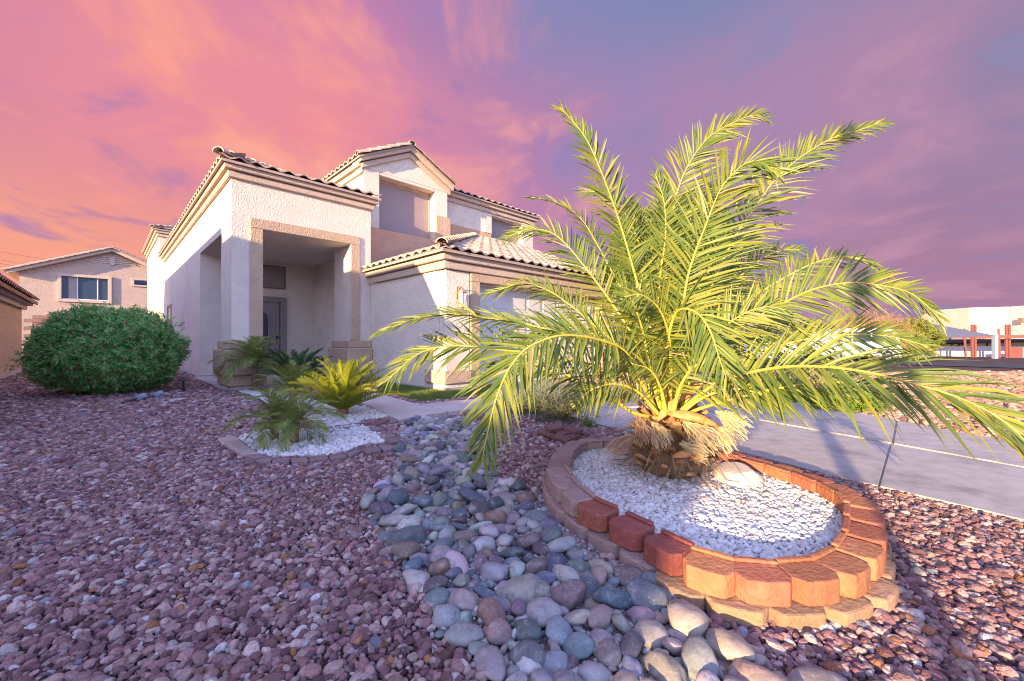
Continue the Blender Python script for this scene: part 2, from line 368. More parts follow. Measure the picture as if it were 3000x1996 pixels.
# ================================================================== THE HOUSE (local axes: a along the front, b backwards)
def house_root(name, label, cat): return empty(name, ORI, HA, label, cat)
house = house_root('stucco_house', 'two storey beige stucco house with clay tile roofs and a tall square entry porch', 'house')
ST, TN = M['stucco'], M['tan']
def bx(name, mat, parent, *boxes, bevel=.012):
    m = MB()
    for q in boxes: m.box(*q)
    return m.build(name, mat, parent, bevel=bevel)
Z0 = .085
bx('wall', ST, house, (.0,.54,.95,3.73,3.27,4.42), bevel=0)     # entry beams
bx('wall', ST, house, (0,2.87,0,.95,3.27,4.42), bevel=0)
bx('column', ST, house, (0,.54,0,.99,.08,3.27), bevel=0)
bx('column', ST, house, (2.366,2.868,0,.95,.08,3.27), bevel=0)
bx('wall', ST, house, (0,3.0,3.73,3.95,Z0,4.42), bevel=0)                                             # door wall
bx('wall', ST, house, (0,.3,3.95,14.98,Z0,4.42), bevel=0)                                              # long left wall
bx('wall', ST, house, (2.86,3.07,.5,3.8,.08,4.3), bevel=0)
bx('ceiling', ST, house, (.3,2.95,.7,3.8,3.275,3.40), bevel=0)
bx('wall', ST, house, (0,8,15,22,Z0,6.0))                                                      # rear two storey block
bx('foundation', M['foundation'], house, (-.004,.54,3.74,22,-.1,Z0-.004), (-.03,.58,-.03,1.02,-.1,.078), (2.33,2.88,-.03,.98,-.1,.078), (2.868,3.1,-3.115,.0,-.1,.06), (3.1,3.72,-3.115,-2.9,-.1,.06), bevel=.006)
bx('porch_slab', M['path'], house, (-.12,2.86,.3,3.74,-.1,.066), bevel=.008)
# pedestals
for (a0,a1,b0,b1) in ((0,.54,0,.99),(2.366,2.866,0,.95)):
    p = bx('pedestal', TN if a0 > 1 else M['tan'], house, (a0-.13,a1+(.13 if a0 < 1 else 0),b0-.13,b1+.13,.31,.82), bevel=.02)
    bx('pedestal_cap', TN, p, (a0-.065,a1+(.065 if a0 < 1 else 0),b0-.065,b1+.065,.822,1.0), bevel=.015)
    bx('pedestal_base', TN, p, (a0-.065,a1+(.065 if a0 < 1 else 0),b0-.065,b1+.065,.10,.308), bevel=.012)
# tan surround of the porch opening
bx('porch_trim', TN, house, (.31,.54,-.035,.0,1.003,3.273), (2.366,2.59,-.035,0,1.003,3.273), (.31,2.59,-.035,0,3.275,3.48), bevel=.01)
# entry cornice, two steps round front and left side
def cornice(parent, name, mat, path, z0, z1, off, closed=False, bev=.014):
    """path: plan polyline walked with the outside on its right; a band sticking out by off"""
    n = len(path); pts = [Vector(p) for p in path]; outer = []
    for i, p in enumerate(pts):
        ns = []
        if i > 0: e = (pts[i]-pts[i-1]).normalized(); ns.append(Vector((e.y, -e.x)))
        if i < n-1: e = (pts[i+1]-pts[i]).normalized(); ns.append(Vector((e.y, -e.x)))
        v = ns[0] if len(ns) == 1 else (ns[0]+ns[1])/(1+ns[0].dot(ns[1]))
        outer.append(p+v*off)
    m = MB()
    inner = [p for p in pts]
    V = []
    for p, q in zip(inner, outer):
        V += [(p.x,p.y,z0),(q.x,q.y,z0),(q.x,q.y,z1),(p.x,p.y,z1)]
    fs = []
    for i in range(n-1):
        a, b = 4*i, 4*(i+1)
        for k in range(4): fs.append((a+k, b+k, b+(k+1)%4, a+(k+1)%4))
    fs += [(0,1,2,3), tuple(4*(n-1)+k for k in (3,2,1,0))]
    m.add(V, fs)
    return m.build(name, mat, parent, bevel=bev)
CT = pmat('cornice_stucco', (.56,.44,.35), (.51,.40,.32), 3, .95, .8, 34, .02)
pth = [(0,12.4),(0,0),(2.87,0),(2.87,.6)]
c1 = cornice(house, 'cornice', CT, pth, 4.19, 4.315, .07)
cornice(c1, 'cornice_step', CT, pth, 4.33, 4.46, .14)
pth2 = [(0,22),(0,15),(4,15)]
c2_ = cornice(house, 'cornice', CT, pth2, 5.72, 5.86, .07); cornice(c2_, 'cornice_step', CT, pth2, 5.87, 6.02, .14)

# ---- clay S tiles
TWI, TLE = .30, .44
def stile(name, mat, w=TWI, l=TLE, h=.055, n=8, th=.03):
    m = MB(); vs = []
    for yy, dz in ((0,0),(l,-.0)):
        for i in range(n+1):
            u = i/n
            zz = h*(.5+.5*math.cos(2*math.pi*u))**1.15
            vs.append((u*w-w/2, yy, zz+dz))
    k = len(vs); vs += [(x, y, z-th) for x, y, z in vs[:n+1]]
    fs = [(i, i+1, n+2+i, n+1+i) for i in range(n)] + [(k+i+1, k+i, i, i+1)[::-1] for i in range(n)]
    fs = [(i, i+1, n+2+i, n+1+i) for i in range(n)] + [(k+i, k+i+1, i+1, i) for i in range(n)]
    m.add(vs, fs); return m.mesh(name, mat, False)
TILE = stile('roof_tile', M['tile']); 
def captile(name, mat, r=.115, l=.42, n=8, th=.02):
    m = MB(); vs = []
    for yy, rr in ((0, r),(l, r*.8)):
        for i in range(n+1):
            a = math.pi*i/n; vs.append((-math.cos(a)*rr, yy, math.sin(a)*rr*.85))
    k = len(vs)
    vs += [(x*.82, y, z*.80) for x, y, z in vs[:n+1]]
    m.add(vs, [(i, i+1, n+2+i, n+1+i) for i in range(n)] + [(k+i, k+i+1, i+1, i) for i in range(n)])
    return m.mesh(name, mat, False)
CAP = captile('hip_cap', M['tile'])
def frame3(o, xd, yd):
    xd, yd = Vector(xd).normalized(), Vector(yd).normalized(); zd = xd.cross(yd).normalized(); yd = zd.cross(xd)
    return Matrix(((xd.x,yd.x,zd.x,o[0]),(xd.y,yd.y,zd.y,o[1]),(xd.z,yd.z,zd.z,o[2]),(0,0,0,1)))
def tiles(parent, o, xd, up, width, rows, keep=None, mesh=None, row0=0, name='roof_tile', exp=.37):
    """rows of tiles from the eave corner o along xd, climbing along up"""
    o, xd, up = Vector(o), Vector(xd).normalized(), Vector(up).normalized(); nrm = xd.cross(up).normalized(); cnt = 0
    n = max(1, int(round(width/TWI))); pw = width/n
    for r in range(row0, rows):
        for c in range(n):
            p = o+xd*((c+.5)*pw)+up*(r*exp)
            if keep and not keep(p+up*(exp*.5), r, c): continue
            q = p+nrm*(.035+rng.uniform(-.004,.004))
            Mx = frame3(q, xd+up*rng.uniform(-.015,.015), up-nrm*.055)
            obj(name, mesh or TILE, parent, Mx @ Matrix.Diagonal((pw/TWI,1,1,1))); cnt += 1
    return cnt
def caps(parent, p0, p1, mesh=None, exp=.34, lift=.05, name='hip_cap'):
    p0, p1 = Vector(p0), Vector(p1); d = (p1-p0); n = int(d.length/exp); u = d.normalized()
    side = u.cross(Vector((0,0,1))).normalized()
    for i in range(n):
        obj(name, mesh or CAP, parent, frame3(p0+u*(i*exp)+Vector((0,0,lift)), side, u-Vector((0,0,.06))))
# entry roof (hip): front and left slopes
S1 = .30; E0 = 4.47
def slope_roof(name, polys, mat=M['tile_dark'], parent=house, t=.05):
    m = MB()
    for p in polys: m.slab([Vector(q) for q in p], t)
    return m.build(name, mat, parent)
zr = E0+S1*3.25
eroof = slope_roof('entry_roof', [[(-.2,-.2,E0),(3.05,-.2,E0),(3.05,3.05,zr)], [(-.2,-.2,E0),(3.05,3.05,zr),(3.05,9.3,zr),(-.2,12.55,E0)], [(-.2,12.55,E0),(3.05,9.3,zr),(3.05,12.55,E0)]])
tiles(eroof, (-.2,-.2,E0+.01), (1,0,0), (0,1,S1), 3.25, 3, lambda p,r,c: p.x > p.y-.1)
tiles(eroof, (-.2,12.55,E0+.01), (0,-1,0), (1,0,S1), 12.75, 1)
caps(eroof, (-.26,-.26,E0+.02), (2.9,2.9,zr-.02))
rroof = slope_roof('rear_roof', [[(-.22,14.8,6.03),(4,14.8,6.03),(4,19,7.3)], [(-.22,14.8,6.03),(4,19,7.3),(-.22,22.2,6.03)]])
tiles(rroof, (-.22,22.2,6.04), (0,-1,0), (1,0,S1), 7.4, 1); tiles(rroof, (-.22,14.8,6.04), (1,0,0), (0,1,S1), 2.1, 1)
caps(rroof, (-.26,14.76,6.05), (2.5,17.5,6.88))

# ---- porch: front door, transom, house number
fd = bx('front_door', M['door'], house, (.96,1.862,3.70,3.725,.09,2.10), bevel=.004)
for (a0,a1,z0,z1) in ((1.06,1.16,1.25,1.9),(1.66,1.76,1.25,1.9),(1.06,1.30,.25,1.1),(1.52,1.76,.25,1.1)):
    bx('door_panel', M['door'], fd, (a0,a1,3.688,3.702,z0,z1), bevel=.01)
m = MB()                                                  # arched glass light with raised moulding
arc = [(1.41+.17*math.cos(t), 1.62+.2*math.sin(t)) for t in [math.pi*i/10 for i in range(11)]]
poly = [(1.58,.35)]+arc+[(1.24,.35)]
m.add([(a,3.69,z) for a,z in poly]+[(a,3.70,z) for a,z in poly], [tuple(range(len(poly)))]+[(i,(i+1)%len(poly),len(poly)+(i+1)%len(poly),len(poly)+i) for i in range(len(poly))])
m.build('door_glass', M['glass'], fd)
m = MB(); m.tube([(a,3.688,z) for a,z in poly]+[(poly[0][0],3.688,poly[0][1])], .018, 6); m.build('arch_moulding', M['door'], fd)
bx('door_frame', M['door'], fd, (1.885,2.045,3.665,3.729,.08,2.26), (.82,.94,3.665,3.729,.08,2.26), (.941,1.884,3.665,3.729,2.115,2.26), bevel=.006)
bx('door_gap', M['door_dark'], fd, (1.862,1.885,3.71,3.728,.09,2.113), bevel=0)
m = MB(); m.lathe((0,0,0), [(.0,0),(.034,0),(.034,.012),(.02,.03),(.0,.03)], 12)
for zz, nm in ((1.10,'deadbolt'),(.96,'door_handle')):
    o = link(bpy.data.objects.new(nm, m.mesh(nm, M['black'])), fd); o.matrix_basis = Matrix.Translation((1.80,3.70,zz)) @ Matrix.Rotation(R(90),4,'X') @ Matrix.Diagonal((1,1.7 if nm == 'deadbolt' else 1.5,1,1))
bx('mail_light_plate', M['black'], house, (1.18,1.32,3.655,3.664,2.18,2.215), bevel=0).name = 'number_plate'
tw = bx('transom_window', M['frame'], house, (.9,2.03,3.70,3.728,2.50,2.535), (.9,2.03,3.70,3.728,3.125,3.16), (1.995,2.03,3.70,3.728,2.537,3.123), (.9,.935,3.70,3.728,2.537,3.123), bevel=.003)
bx('screen', M['screen'], tw, (.936,1.994,3.712,3.727,2.538,3.122), bevel=0)
m = MB(); m.lathe((0,0,0), [(.0,0),(.02,0),(.018,.015),(.0,.016)], 8)
o = link(bpy.data.objects.new('doorbell', m.mesh('doorbell', M['frame'])), house); o.matrix_basis = Matrix.Translation((2.868,2.55,1.05)) @ Matrix.Rotation(R(-90),4,'Y') @ Matrix.Diagonal((1.6,.8,1,1))
# left wall window
lw = bx('window', M['tan'], house, (-.03,0,10.0,10.1,1.35,2.36), (-.03,0,11.2,11.3,1.35,2.36), (-.03,0,10.1,11.2,2.27,2.36), (-.03,0,10.1,11.2,1.35,1.44), bevel=.01)
bx('pane', M['glass'], lw, (-.008,-.002,10.1,11.2,1.44,2.27), bevel=0)

# ---- garage
GA, GB = 2.872, -3.11
bx('wall', ST, house, (GA,3.07,GB+.225,.5,.062,2.37), bevel=0)
bx('wall', ST, house, (GA,3.47,GB,GB+.22,.062,2.37), bevel=.02)
bx('wall', ST, house, (8.45,9.0,GB,GB+.22,.062,2.37), bevel=.02)
bx('wall', ST, house, (8.8,9.0,GB+.222,4,.062,2.37), bevel=0)
bx('garage_trim', TN, house, (3.472,3.72,GB-.03,GB+.26,.02,2.19), (8.2,8.448,GB-.03,GB+.26,.02,2.19), (3.472,8.448,GB-.03,GB+.26,2.192,2.372), bevel=.012)
bx('pedestal', TN, house, (GA-.06,3.47,GB-.06,GB+.65,.16,.42), bevel=.015)
bx('pedestal', TN, house, (8.45,9.06,GB-.06,GB+.65,.16,.42), bevel=.015)
gd = bx('garage_door', M['gdoor'], house, (3.72,8.2,GB+.27,GB+.30,.03,2.19), bevel=0)
for r in range(4):
    for c in range(8):
        a0 = 3.74+c*.556; z0 = .05+r*.537
        bx('door_panel', M['gdoor'], gd, (a0+.05,a0+.506,GB+.256,GB+.272,z0+.06,z0+.47), bevel=.012)
pg = [(GA,1.0),(GA,GB),(9.0,GB),(9.0,4)]
pg = [(GA,-.003),(GA,GB),(9.0,GB),(9.0,4)]
c3_ = cornice(house, 'cornice', CT, pg, 2.375, 2.525, .07); cornice(c3_, 'cornice_step', CT, pg, 2.535, 2.685, .14)
SG = .40; GE = 2.70
gz = lambda b: GE+SG*(b+3.33)
groof = slope_roof('garage_roof', [[(2.65,-3.33,GE),(9.25,-3.33,GE),(9.25,1.56,gz(1.56)),(7.55,1.56,gz(1.56))], [(2.65,-3.33,GE),(7.16,1.18,gz(1.18)),(2.93,1.18,GE+SG*.28),(2.93,-.02,GE+SG*.28),(2.65,-.02,GE)]], M['tile_dark'])
ng = tiles(groof, (2.65,-3.33,GE+.012), (1,0,0), (0,1,SG), 6.6, 14, lambda p,r,c: p.x-2.65 > p.y+3.33-.12 and p.y < 1.5)
tiles(groof, (2.65,-.03,GE+.012), (0,-1,0), (1,0,SG), 3.3, 1)
caps(groof, (2.58,-3.40,GE+.03), (7.2,1.22,gz(1.22)+.02), exp=.30)
# coach lights
def coach(a, nm='coach_light'):
    b = GB-.0; z = 1.84
    cl = bx(nm, M['lampmetal'], house, (a-.055,a+.055,b-.02,b,z-.02,z+.22), bevel=.006)
    m = MB(); m.tube([(a,b-.02,z+.15),(a,b-.07,z+.22),(a,b-.13,z+.21),(a,b-.13,z+.17)], .012, 6); 
    m.lathe((a,b-.13,z+.085), [(.10,0),(.105,.008),(.05,.065),(.02,.085),(.012,.10)], 6)
    m.lathe((a,b-.13,z-.20), [(.02,-.02),(.07,0),(.07,.014)], 6)
    for k in range(6):
        t = math.pi/3*k; m.tube([(a+.066*math.cos(t),b-.13+.066*math.sin(t),z-.19),(a+.085*math.cos(t),b-.13+.085*math.sin(t),z+.09)], .006, 4)
    m.build('lamp_cage', M['lampmetal'], cl)
    m = MB(); m.lathe((a,b-.13,z-.18), [(.058,0),(.078,.26)], 6); m.build('lamp_shade', M['lampglass'], cl)
coach(3.17); coach(8.66)
bx('house_number_plaque', M['tan'], house, (3.05,3.33,GB-.015,GB,1.49,1.60), bevel=.003)

# ---- upper storey: gabled bay
SA = M['salmon']
bx('wall', SA, house, (3.247,6.03,1.2,1.5,2.85,4.13), bevel=.01)                                # under the window
bx('wall', ST, house, (3.245,3.71,1.2,1.6,4.132,5.72), (5.561,6.03,1.2,1.6,4.132,5.72), (3.712,5.559,1.2,1.6,5.63,5.72), (3.245,3.45,1.602,4,4,5.72), (5.83,6.03,1.602,4,3.5,5.72), bevel=.015)
bx('bay_pedestal', TN, house, (5.57,6.10,1.13,1.2,3.4,4.9), (6.032,6.10,1.2,1.58,3.4,4.9), bevel=.012)
GS = .5; ap = 4.6375; azp = 5.72+GS*1.3925
m = MB(); m.add([(3.245,1.2,5.722),(6.03,1.2,5.722),(ap,1.2,azp),(3.245,1.6,5.722),(6.03,1.6,5.722),(ap,1.6,azp)], [(0,1,2),(5,4,3),(0,3,4,1),(1,4,5,2),(2,5,3,0)]); m.build('gable', ST, house)
def rake(parent, name, off, zlo, th, mat=CT, al=3.245, ar=6.03, ac=ap, b0=1.2, sl=GS, bb=1.6):
    m = MB()
    for s, ae in ((-1, al), (1, ar)):
        e = ae+s*off; ze = zlo-sl*off
        zc = zlo+sl*abs(ae-ac)
        V = [(e,b0-off,ze),(ac,b0-off,zc),(ac,b0-off,zc+th),(e,b0-off,ze+th)]
        V += [(x,bb,z) for x,_,z in V]
        f = [(0,1,2,3),(7,6,5,4),(0,4,5,1),(1,5,6,2),(2,6,7,3),(3,7,4,0)]
        m.add(V, f)
    return m.build(name, mat, parent, bevel=.012)
rk = rake(house, 'rake_cornice', .07, 5.70, .15); rake(rk, 'cornice_step', .15, 5.875, .15)
pb = [(3.245,4),(3.245,1.2)]
cb = cornice(house, 'cornice', CT, pb, 5.56, 5.70, .07)
cornice(cb, 'cornice_step', CT, pb, 5.715, 5.86, .15)
zb = 6.03
broof = slope_roof('bay_roof', [[(3.05,1.02,zb-GS*.195),(ap,1.02,zb+GS*1.3925),(ap,6.0,zb+GS*1.3925),(3.05,6.0,zb-GS*.195)],[(ap,1.02,zb+GS*1.3925),(6.22,1.02,zb-GS*.19),(6.22,6.0,zb-GS*.19),(ap,6.0,zb+GS*1.3925)]])
tiles(broof, (3.05,4.0,zb-GS*.195+.01), (0,-1,0), (1,0,GS), 3.0, 1)
for s, ae in ((-1,3.02),(1,6.25)):
    caps(broof, (ae,1.06,zb-GS*.20+.0), (ap,1.06,zb+GS*1.3925+.0), exp=.33, lift=.03, name='rake_tile')
caps(broof, (ap,.98,zb+GS*1.3925), (ap,4.5,zb+GS*1.3925), exp=.36, lift=.03, name='ridge_cap')
# bay window: deep recess with a dark screen
bw = bx('window', M['tan'], house, (3.713,5.558,1.48,1.56,5.55,5.628), (3.713,3.76,1.48,1.56,4.133,5.548), (5.512,5.558,1.48,1.56,4.133,5.548), (3.762,5.51,1.48,1.56,4.133,4.17), bevel=.004)
bx('screen', M['blind'], bw, (3.761,5.511,1.50,1.54,4.171,5.549), bevel=0)
# right wing of the upper storey
bx('wall', ST, house, (6.032,8.26,1.6,1.9,4.88,5.70), (9.9,10.5,1.6,1.9,4.0,5.70), (8.262,9.898,1.6,1.9,5.55,5.70), (6.2,10.5,1.902,8,3.6,5.70), bevel=.012)
bx('wall', SA, house, (6.032,8.26,1.59,1.898,3.5,4.878), (8.262,9.898,1.59,1.898,3.5,4.2), bevel=.012)
bx('wall', ST, house, (7.9,8.26,1.57,1.598,4.88,5.60), bevel=.008)
bx('window_blind', M['blind'], house, (8.262,9.898,1.86,1.9,4.2,5.55), bevel=0)
pr = [(6.03,1.6),(10.5,1.6),(10.5,8)]
c4 = cornice(house, 'cornice', CT, pr, 5.62, 5.76, .07); cornice(c4, 'cornice_step', CT, pr, 5.775, 5.92, .15)
uroof = slope_roof('upper_roof', [[(6.0,1.38,5.94),(10.72,1.38,5.94),(8.2,5,7.03),(6.0,5,7.03)], [(10.72,1.38,5.94),(10.72,9,5.94),(8.2,5,7.03)]])
tiles(uroof, (6.1,1.38,5.955), (1,0,0), (0,1,.3), 4.6, 2)
print('tiles garage', ng)

# ================================================================== NEIGHBOUR HOUSES
nb = house_root('neighbour_house', 'tan two storey gabled house behind the bush with a wide sliding window', 'house')
NS, CR = M['neigh'], M['cream']
NB = 31.9; na0, na1, nap, nez, nsl = -5.7, 3.0, -1.35, 5.45, .44
bx('wall', NS, nb, (na0,-3.82,NB,NB+.3,0,nez), (-1.565,-.17,NB,NB+.3,0,nez), (-3.82,-1.565,NB,NB+.3,0,3.83), (-3.82,-1.565,NB,NB+.3,5.40,nez), (-.17,1.5,NB,NB+.3,0,5.14), (1.5,na1,NB,NB+.3,0,nez), (na0,na0+.3,NB+.3,NB+10,0,nez), bevel=0)
m = MB(); m.add([(na0,NB,nez),(na1,NB,nez),(nap,NB,nez+nsl*4.35),(na0,NB+.3,nez),(na1,NB+.3,nez),(nap,NB+.3,nez+nsl*4.35)], [(0,1,2),(5,4,3),(1,4,5,2),(2,5,3,0)]); m.build('gable', NS, nb)
rake(nb, 'fascia', .45, nez+.02, .22, CR, na0, na1, nap, NB, nsl, NB+.1)
nr = slope_roof('roof', [[(na0-.6,NB-.5,nez+.26-nsl*.6),(nap,NB-.5,nez+.26+nsl*4.35),(nap,NB+10,nez+.26+nsl*4.35),(na0-.6,NB+10,nez+.26-nsl*.6)],[(nap,NB-.5,nez+.26+nsl*4.35),(na1+.6,NB-.5,nez+.26-nsl*.6),(na1+.6,NB+10,nez+.26-nsl*.6),(nap,NB+10,nez+.26+nsl*4.35)]], M['tile_dark'], nb)
CAPD = captile('rake_tile', M['tile_dark'], .17, .5)
caps(nr, (na0-.65,NB-.45,nez+.26-nsl*.65), (nap,NB-.45,nez+.26+nsl*4.35), CAPD, .42, .0, 'rake_tile')
caps(nr, (na1+.65,NB-.45,nez+.26-nsl*.65), (nap,NB-.45,nez+.26+nsl*4.35), CAPD, .42, .0, 'rake_tile')
# gable vent louvres
for k in range(4):
    z = 6.55+k*.14; hw = (7.25-z)/nsl*.8
    bx('vent_slat', CR, nb, (nap-hw,nap+hw,NB-.06,NB-.005,z,z+.07), bevel=0)
bx('vent_post', CR, nb, (nap-.13,nap+.13,NB-.09,NB-.002,6.45,7.05), bevel=0)
w = bx('window', CR, nb, (-4.02,-1.37,NB-.12,NB+.02,3.65,3.83), (-4.02,-1.37,NB-.12,NB+.02,5.40,5.58), (-4.02,-3.82,NB-.12,NB+.02,3.832,5.398), (-1.565,-1.37,NB-.12,NB+.02,3.832,5.398), bevel=.01)
bx('sash', M['white'], w, (-3.12,-3.05,NB+.06,NB+.1,3.84,5.39), (-2.12,-2.06,NB+.06,NB+.1,3.84,5.39), (-3.81,-1.57,NB+.06,NB+.1,3.84,3.89), bevel=0)
bx('pane', M['glass'], w, (-3.815,-3.12,NB+.11,NB+.12,3.84,5.39), bevel=0); bx('pane', M['glass'], w, (-3.05,-2.12,NB+.11,NB+.12,3.89,5.39), bevel=0); bx('pane', M['glass'], w, (-2.06,-1.57,NB+.11,NB+.12,3.89,5.39), bevel=0)
bx('curtain', M['curtain'], w, (-3.5,-3.16,NB+.10,NB+.108,3.84,5.39), bevel=0)
w = bx('window', CR, nb, (-.3,1.6,NB-.1,NB,5.02,5.14), (-.3,1.6,NB-.1,NB,5.5,5.6), (-.3,-.17,NB-.1,NB,5.142,5.498), bevel=.01)
bx('pane', M['glass'], w, (-.17,1.5,NB+.05,NB+.06,5.14,5.5), bevel=0)
bx('ledge', CR, nb, (-4.4,.5,NB-.35,NB-.002,2.62,2.80), bevel=0)
slope_roof('lean_to_roof', [[(-.5,NB-1.6,2.95),(3,NB-1.6,2.95),(3,NB-.004,3.35),(-.5,NB-.004,3.35)]], M['tile_dark'], nb)

n2 = house_root('side_neighbour_house', 'orange lit single storey stucco house at the left edge with red roof tiles', 'house')
wa, wb0, wb1, wz = -3.62, -4.2, 10.5, 2.06
bx('wall', M['neigh2'], n2, (wa-8,wa,wb0,wb1,.12,wz), bevel=0)
bx('foundation', M['foundation'], n2, (wa-8,wa+.02,wb0,wb1+.02,-.1,.118), bevel=0)
rid, rz_ = -7.65, 4.30; ez = 2.16; ea = wa+.32; sl2 = (rz_-ez)/(ea-rid)
pn = [(wa,wb1),(wa,wb0)]
for nm_, z0, z1, of in (('fascia',1.98,2.10,.10),('fascia_step',2.105,2.24,.22)):
    m = MB(); m.box(wa+.002, wa+of, wb0-.3, wb1+.18, z0, z1); m.build(nm_, CR, n2, bevel=.01)
hi = rz_+.36; bs = -.75
r2 = slope_roof('roof', [[(ea,wb0-.4,ez+.08),(ea,wb1+.3,ez+.08),(rid,wb1+.3,rz_+.08),(rid,wb0-.4,rz_+.08)],[(rid,wb0-.4,rz_+.08),(rid,wb1+.3,rz_+.08),(wa-8.3,wb1+.3,ez+.08),(wa-8.3,wb0-.4,ez+.08)]], M['tile_red'], n2, .1)
slope_roof('upper_roof', [[(rid+1.6,bs,rz_-.7),(rid+1.6,wb1+.3,rz_-.7),(rid,wb1+.3,hi+.08),(rid,bs,hi+.08)],[(rid,bs,hi+.08),(rid,wb1+.3,hi+.08),(rid-1.6,wb1+.3,rz_-.7),(rid-1.6,bs,rz_-.7)]], M['tile_red'], n2, .1)  # unseen raised ridge section, added to lift the shadow line on the porch side
m = MB(); m.add([(wa,wb0,wz),(wa-8,wb0,wz),(rid,wb0,rz_-.05),(wa,wb0+.2,wz),(wa-8,wb0+.2,wz),(rid,wb0+.2,rz_-.05)], [(0,1,2),(5,4,3),(1,4,5,2),(2,5,3,0)]); m.build('gable', M['neigh2'], n2)
m = MB(); m.add([(wa,wb1,wz),(wa-8,wb1,wz),(rid,wb1,rz_-.05),(wa,wb1-.2,wz),(wa-8,wb1-.2,wz),(rid,wb1-.2,rz_-.05)], [(2,1,0),(3,4,5),(2,5,4,1),(0,3,5,2)]); m.build('gable', M['neigh2'], n2)
TILER = stile('roof_tile', M['tile_red'], h=.07)
tiles(r2, (ea,wb0-.4,ez+.1), (0,1,0), (-1,0,sl2), wb1-wb0+.7, 2, None, TILER)

# unseen house added behind the camera, shaped so its shadow covers the yard
n3 = empty('shadow_house', (0,0,0), 0, 'unseen low house added behind the viewer to cast the long evening shadow over the gravel yard', 'house')
cc = Vector((-9.08,-9,0)); n3.location = cc; n3.rotation_euler = (0,0,R(57.6))
bx('wall', M['neigh'], n3, (-3.5,3.5,-2.46,3.3,-.1,2.2), bevel=0)
slope_roof('roof', [[(-3.9,-2.5,2.15),(0,-2.5,3.0),(0,3.35,3.0),(-3.9,3.35,2.15)],[(0,-2.5,3.0),(3.9,-2.5,2.15),(3.9,3.35,2.15),(0,3.35,3.0)]], M['tile_dark'], n3)
m = MB()
for b in (-2.46,3.1): m.add([(-3.5,b,2.2),(3.5,b,2.2),(0,b,2.94),(-3.5,b+.2,2.2),(3.5,b+.2,2.2),(0,b+.2,2.94)], [(0,1,2),(5,4,3),(1,4,5,2),(2,5,3,0)])
m.build('gable', M['neigh'], n3)
sp = empty('street_lamp', (.55-.635*3.2,-3.2,0), 0, 'slim metal street lamp whose narrow shadow crosses gravel, planter and driveway', 'street lamp')
m = MB(); m.lathe((0,0,0), [(.11,-.05),(.11,.25),(.062,.3),(.055,4.6)], 12); m.build('pole', M['bluepaint'], sp, True)
m = MB(); m.tube([(0,0,4.55),(.1,-.3,4.85),(.3,-.8,4.95)], .03, 8); m.build('arm', M['bluepaint'], sp, True)
m = MB(); m.box(.2,.42,-1.3,-.75,4.9,5.0); m.build('lamp_head', M['bluepaint'], sp, bevel=.02)

# block wall and gate between the houses
bw_ = house_root('block_wall', 'pink concrete block wall between the houses behind the bush', 'wall')
bx('core', M['cmu'], bw_, (-3.6,-.02,13.02,13.14,-.1,1.92), bevel=0)
me = MB().box(-.2,.2,-.012,.10,0,.128).mesh('block', M['cmu'])
for r in range(7):
    z = .95+r*.14
    for c in range(10):
        a = -3.6+.2+c*.408-(.204 if r % 2 else 0)
        if a > -.2 or a < -3.65: continue
        o = obj('block', me, bw_, Matrix.Translation((a,13.0,z)))
sg = house_root('side_gate', 'iron bar gate with a brown block post beside the left house', 'gate')
bx('post', M['cmu'], sg, (-3.55,-3.05,11.9,12.2,-.1,1.42), bevel=.01)
m = MB()
for k in range(9): m.box(-2.98+k*.13,-2.95+k*.13,12.0,12.03,.1,1.34)
m.box(-3.04,-1.9,11.99,12.04,1.30,1.35); m.box(-3.04,-1.9,11.99,12.04,.2,.25)
m.build('gate_bars', M['black'], sg)
for k, (y0, y1) in enumerate(((719,751),(745,772),(757,780))):
    pa, pb_ = px(-260,y0-40,45), px(330,y1+22,60)
    pts = [pa.lerp(pb_, t/12)-Vector((0,0,.8*math.sin(math.pi*t/12))) for t in range(13)]
    tag(MB().tube(pts, .012, 4).build('utility_wire', M['black']), ['highest thin utility wire crossing the orange sky at left','middle thin utility wire in the orange sky at left','lowest thin utility wire above the left roof'][k], 'wire', 'utility wires at left')

# ================================================================== FAR RIGHT
# pale house next door
wr = empty('pale_house', px(2180, 998, 20), 0, 'pale stucco house seen through the palm leaves right of the driveway', 'house')
wr.location.z = 0; wr.rotation_euler = (0,0,HA)
bx('wall', ST, wr, (-5,2.6,0,8,-.2,2.25), bevel=.01)
bx('window', M['frame'], wr, (-2.4,-.8,-.03,-.002,.9,1.9), bevel=0)
slope_roof('roof', [[(-5.3,-.4,2.25),(2.9,-.4,2.25),(2.9,4,2.6),(-5.3,4,2.6)]], M['tile_dark'], wr)
# school buildings far behind the street
def farpx(x, y, Y): return px(x, y, Y)
sc = empty('school_hall', (0,0,0), 0, 'large pale windowless school hall behind the red steel walkway', 'school building')
YS = 62
def wallpx(pts, mat, parent, name, th=3.0):
    """upright wall following photo points (x, ytop, depth), standing on the ground there"""
    m = MB()
    P = [(px(x, y, Y)) for x, y, Y in pts]
    for p, q in zip(P[:-1], P[1:]):
        d = Vector((q.x-p.x, q.y-p.y, 0)).normalized(); nb_ = Vector((-d.y, d.x, 0))*th
        zb_ = -2.2
        m.add([(p.x,p.y,zb_),(q.x,q.y,zb_),(q.x,q.y,q.z),(p.x,p.y,p.z)]+[(a.x+nb_.x,a.y+nb_.y,z) for a, z in ((p,zb_),(q,zb_),(q,q.z),(p,p.z))],
              [(0,1,2,3),(7,6,5,4),(3,2,6,7),(0,4,5,1),(1,5,6,2),(3,7,4,0)])
    return m.build(name, mat, parent)
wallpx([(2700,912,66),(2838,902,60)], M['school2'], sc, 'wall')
wallpx([(2839,902,60),(2957,899,60)], M['school'], sc, 'wall')
